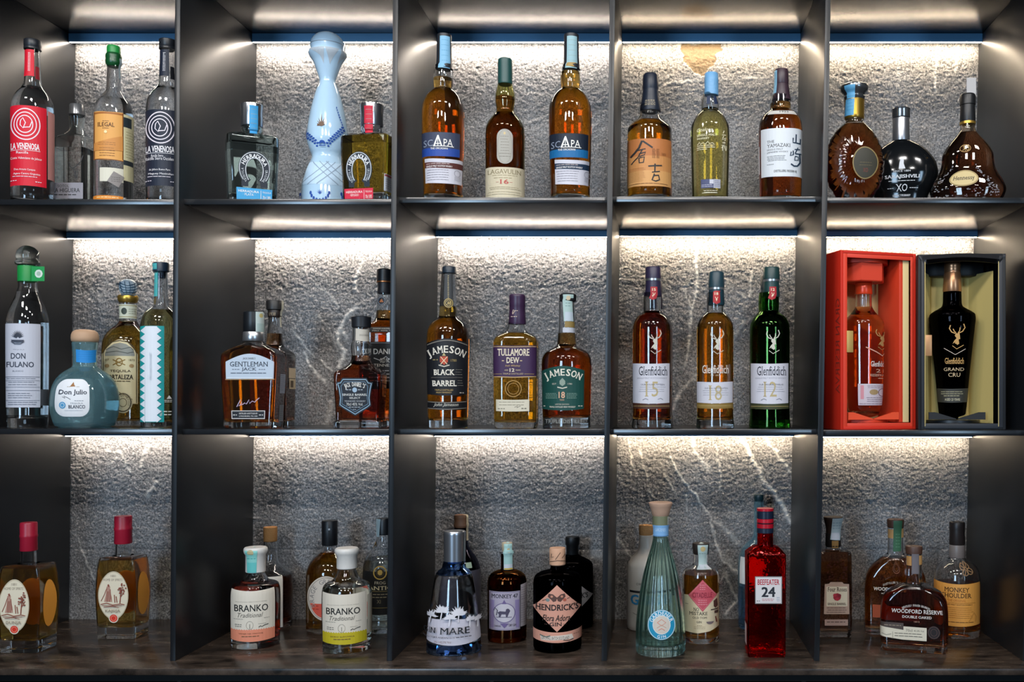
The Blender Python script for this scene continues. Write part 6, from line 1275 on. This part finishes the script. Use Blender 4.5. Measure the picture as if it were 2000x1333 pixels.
b.lab('front_label', rect(999, 634, 1178, 816), '#8a8584', [('R', 1004, 640, 1172, 810, '#d8d3d2'), ('T', 'BEEFEATER', 1016, 1160, 654, 690, '#b31a30', 0.02), ('T', '24', 1042, 1134, 704, 770, '#23262e', 0.03), ('D', 1040, 1132, 782, 2, 10, 6, '#c07a80'), ('D', 1010, 1034, 794, 1, 8, 8, '#7a7474'), ('D', 1142, 1166, 772, 3, 11, 5, '#7a8aa0')])
b.lab('side_label', rect(926, 930, 944, 1066), '#c9a8a4')
# ---- bottom row, rightmost compartment
cell(1580, 960, 3.5738, 0, True)
yf = foot(1024, 0)
b = Bottle('whiskey_bottle', 'dark square bottle with cream rose label and dark flared stopper', 186, [(None, 114, 92, 20), (990, 117, 94, 20), (500, 116, 94, 20), (440, 114, 92, 22), (428, 104, 86, 40), (412, 62), (395, 54), (385, 52), (300, 50), (290, 50)], yf=yf, rot=0)
b.body(CL, fill=405, liquid=liq((0.42, 0.11, 0.02)), base=0.012)
b.cap('neck_sleeve', P('#1e1a1a', 0.4), [(388, 52), (382, 56), (300, 54), (292, 52)])
b.cap('stopper', P('#33251f', 0.45), [(296, 50), (285, 52), (262, 52), (240, 56), (200, 66), (186, 69), (180, 66)])
b.lab('tax_strip', [(166, 192), (226, 190), (214, 346), (150, 340)], '#a5b8c0', [('R', 158, 292, 210, 340, '#c2c8d4'), ('D', 165, 215, 220, 3, 20, 8, '#7f98a4')], lift=0.0008)
b.lab('neck_seal', rect(160, 348, 206, 400), '#8a6a3a')
b.lab('front_label', [(104, 860), (110, 650), (140, 648), (150, 636), (232, 636), (242, 648), (280, 650), (282, 860)], '#b0927e', [('R', 122, 668, 268, 805, '#d6c6aa'), ('T', '^Four Roses', 130, 264, 672, 702, '#4a3028', 0.01), ('P', ell(196, 740, 28, 27, 9), '#9a1f2e'), ('P', ell(180, 728, 13, 12, 8), '#b02a38'), ('P', ell(212, 730, 13, 12, 8), '#7f1624'), ('P', ell(196, 755, 13, 12, 8), '#b02a38'), ('T', 'SINGLE BARREL', 130, 260, 780, 796, '#4a3028', 0.01), ('D', 122, 270, 814, 3, 15, 6, '#6a4a40')])
b.lab('lower_label', rect(110, 897, 272, 940), '#a8887a', [('D', 125, 265, 912, 1, 10, 10, '#5a4038')])
G = []
for i in range(70): G.append(('P', ell(195 + random.uniform(-72, 72), random.uniform(480, 625), random.uniform(3, 8), random.uniform(3, 6), 6), P('#3a1c18', 0.15)))
b.lab('embossed_relief', None, None, G)
yf = foot(1018, 0)
def woodford(lab, cx, yf, hw, hd, ys, capk, liquid, glue, strip_c):
    b = Bottle('whiskey_bottle', lab, cx, [(None, hw - 14, hd - 10, 40), (ys[5] - 30, hw - 6, hd - 4, 46), (ys[4], hw, hd, 50), (ys[3], hw - 8, hd - 2, 60), (ys[2], hw - 40, hd - 8, 74), (ys[1], hw - 105, hd - 14, 80), (ys[1] - 24, 78, 70, 70), (ys[0] + 10, 62), (ys[0], 58), (capk[0] + 30, 56), (capk[0] - 1, 56)], yc=yf + hd / C.f * sc(yf), facing=0)
    b.body(CL, fill=ys[6], liquid=liquid, base=0.013, wall=0.003)
    b.cap('stopper', P('#4a3024', 0.5), [(capk[0], 52), (capk[0] - 4, 58), (capk[1] + 8, 61), (capk[1], 57)])
    return b
b = woodford('wide bottle with green neck strip standing behind the black and white labelled one', 604, yf, 216, 100, (425, 470, 530, 600, 700, 1010, 460), (255, 196), DAMBER, 0, 0)
b.lab('neck_strip', [(592, 208), (646, 208), (640, 420), (588, 424)], '#2f5a3e', [('D', 604, 634, 300, 5, 22, 8, '#4f7a5c')], lift=0.001)
b.lab('neck_label', rect(552, 268, 590, 330), '#b58c5a'); b.lab('neck_label', rect(644, 262, 664, 325), '#b58c5a')
b.lab('front_print', None, None, [('A', "DISTILLER'S SELECT", 604, 900, 230, 260, 112, 68, 14, '#d9d2c4'), ('T', '^WOODFORD RESERVE', 446, 764, 676, 700, '#e2dbcc', 0.01), ('D', 505, 700, 716, 1, 8, 10, '#b9b0a0'), ('O', 614, 536, 40, 40, 4, '#7a4a30'), ('O', 614, 536, 26, 26, 3, '#7a4a30')])
b.lab('front_label', rect(445, 800, 770, 890), '#a8481f')
yf = foot(1132, 0)
b = woodford('wide dark bottle with white print and cream lower label, in front of two others', 733, yf, 236, 108, (636, 668, 705, 760, 860, 1128, 668), (440, 384), BROWN, 0, 0)
b.lab('neck_label', rect(682, 455, 716, 520), '#b98a52'); b.lab('neck_label', rect(768, 450, 796, 515), '#b98a52')
b.lab('neck_strip', rect(718, 440, 766, 580), '#6a6468')
WP2 = '#d9d4cc'
b.lab('front_print', None, None, [('A', 'KENTUCKY FINISH BOURBON', 748, 1100, 270, 300, 111, 69, 15, WP2), ('T', '^WOODFORD RESERVE', 572, 934, 828, 856, WP2, 0.012), ('T', '^DOUBLE OAKED', 652, 856, 872, 890, WP2, 0.012), ('T', '1812', 734, 772, 908, 918, '#c09a82')])
b.lab('front_label', [(497, 952), (660, 970), (660, 945), (822, 948), (822, 1040), (650, 1038), (497, 1022)], '#d6cdb8', [('P', [(500, 920), (660, 922), (660, 970), (500, 952)], '#4a3f3a'), ('D', 525, 655, 938, 1, 10, 10, '#8a7a6a'), ('T', '70cl', 676, 722, 962, 980, '#6a6458'), ('T', '43.2% Vol', 732, 802, 966, 978, '#4a463e'), ('D', 598, 808, 992, 1, 9, 7, '#5a5448'), ('D', 598, 808, 1010, 1, 9, 7, '#5a5448'), ('R', 583, 985, 586, 1034, '#8a8474'), ('L', [(510, 1000), (540, 1010), (575, 1002)], 3, '#7a7466')])
b.lab('seal', ell(872, 990, 44, 46), '#1d1414', [('O', 872, 990, 38, 40, 5, '#4a3630'), ('O', 872, 990, 22, 24, 4, '#4a3630')])
yf = foot(1042, 0)
b = Bottle('whisky_bottle', 'amber round shouldered bottle with orange label and dark capsule', 1034, [(None, 156), (1010, 160), (640, 164), (570, 158), (530, 142), (500, 112), (480, 74), (468, 58), (455, 54), (380, 50), (365, 50)], yc=yf + 0.05)
b.body(CL, fill=640, liquid=liq((0.94, 0.40, 0.02), (1.0, 0.42, 0.05), 0.18), base=0.015)
b.cap('neck_sleeve', P('#6f6866', 0.4), [(466, 55), (460, 57), (376, 55), (370, 52)])
b.cap('capsule', P('#231d1d', 0.42), [(374, 54), (368, 57), (280, 54), (260, 55), (222, 56), (215, 52)])
b.lab('front_label', bow(872, 642, 1192, 938, 10), '#dc9a48', [('T', '^MONKEY', 946, 1120, 676, 708, '#4a3018', 0.012), ('T', '^SHOULDER', 930, 1134, 716, 748, '#4a3018', 0.012), ('T', 'THE ORIGINAL', 966, 1096, 758, 774, '#b0682a'), ('R', 925, 782, 1160, 784, '#8a5a24'), ('T', 'BLENDED MALT SCOTCH WHISKY', 930, 1140, 790, 800, '#4a3018'), ('D', 960, 1150, 815, 6, 14, 4, '#a87030'), ('D', 960, 1160, 915, 1, 9, 7, '#6a4420'), ('L', [(1110, 920), (1135, 880), (1150, 850), (1165, 880), (1160, 915)], 6, '#c0843c')])
G = []
for dx_, dy_ in ((-22, -14), (14, -22), (24, 16), (-6, 24)): G += [('O', 1094 + dx_, 545 + dy_, 17, 20, 6, '#8a6a4a'), ('L', [(1094 + dx_ * .4, 545 + dy_ * .4), (1094 + dx_ * 1.7, 545 + dy_ * 1.7)], 6, '#8a6a4a')]
b.lab('shoulder_emblem', None, None, G, lift=0.001)
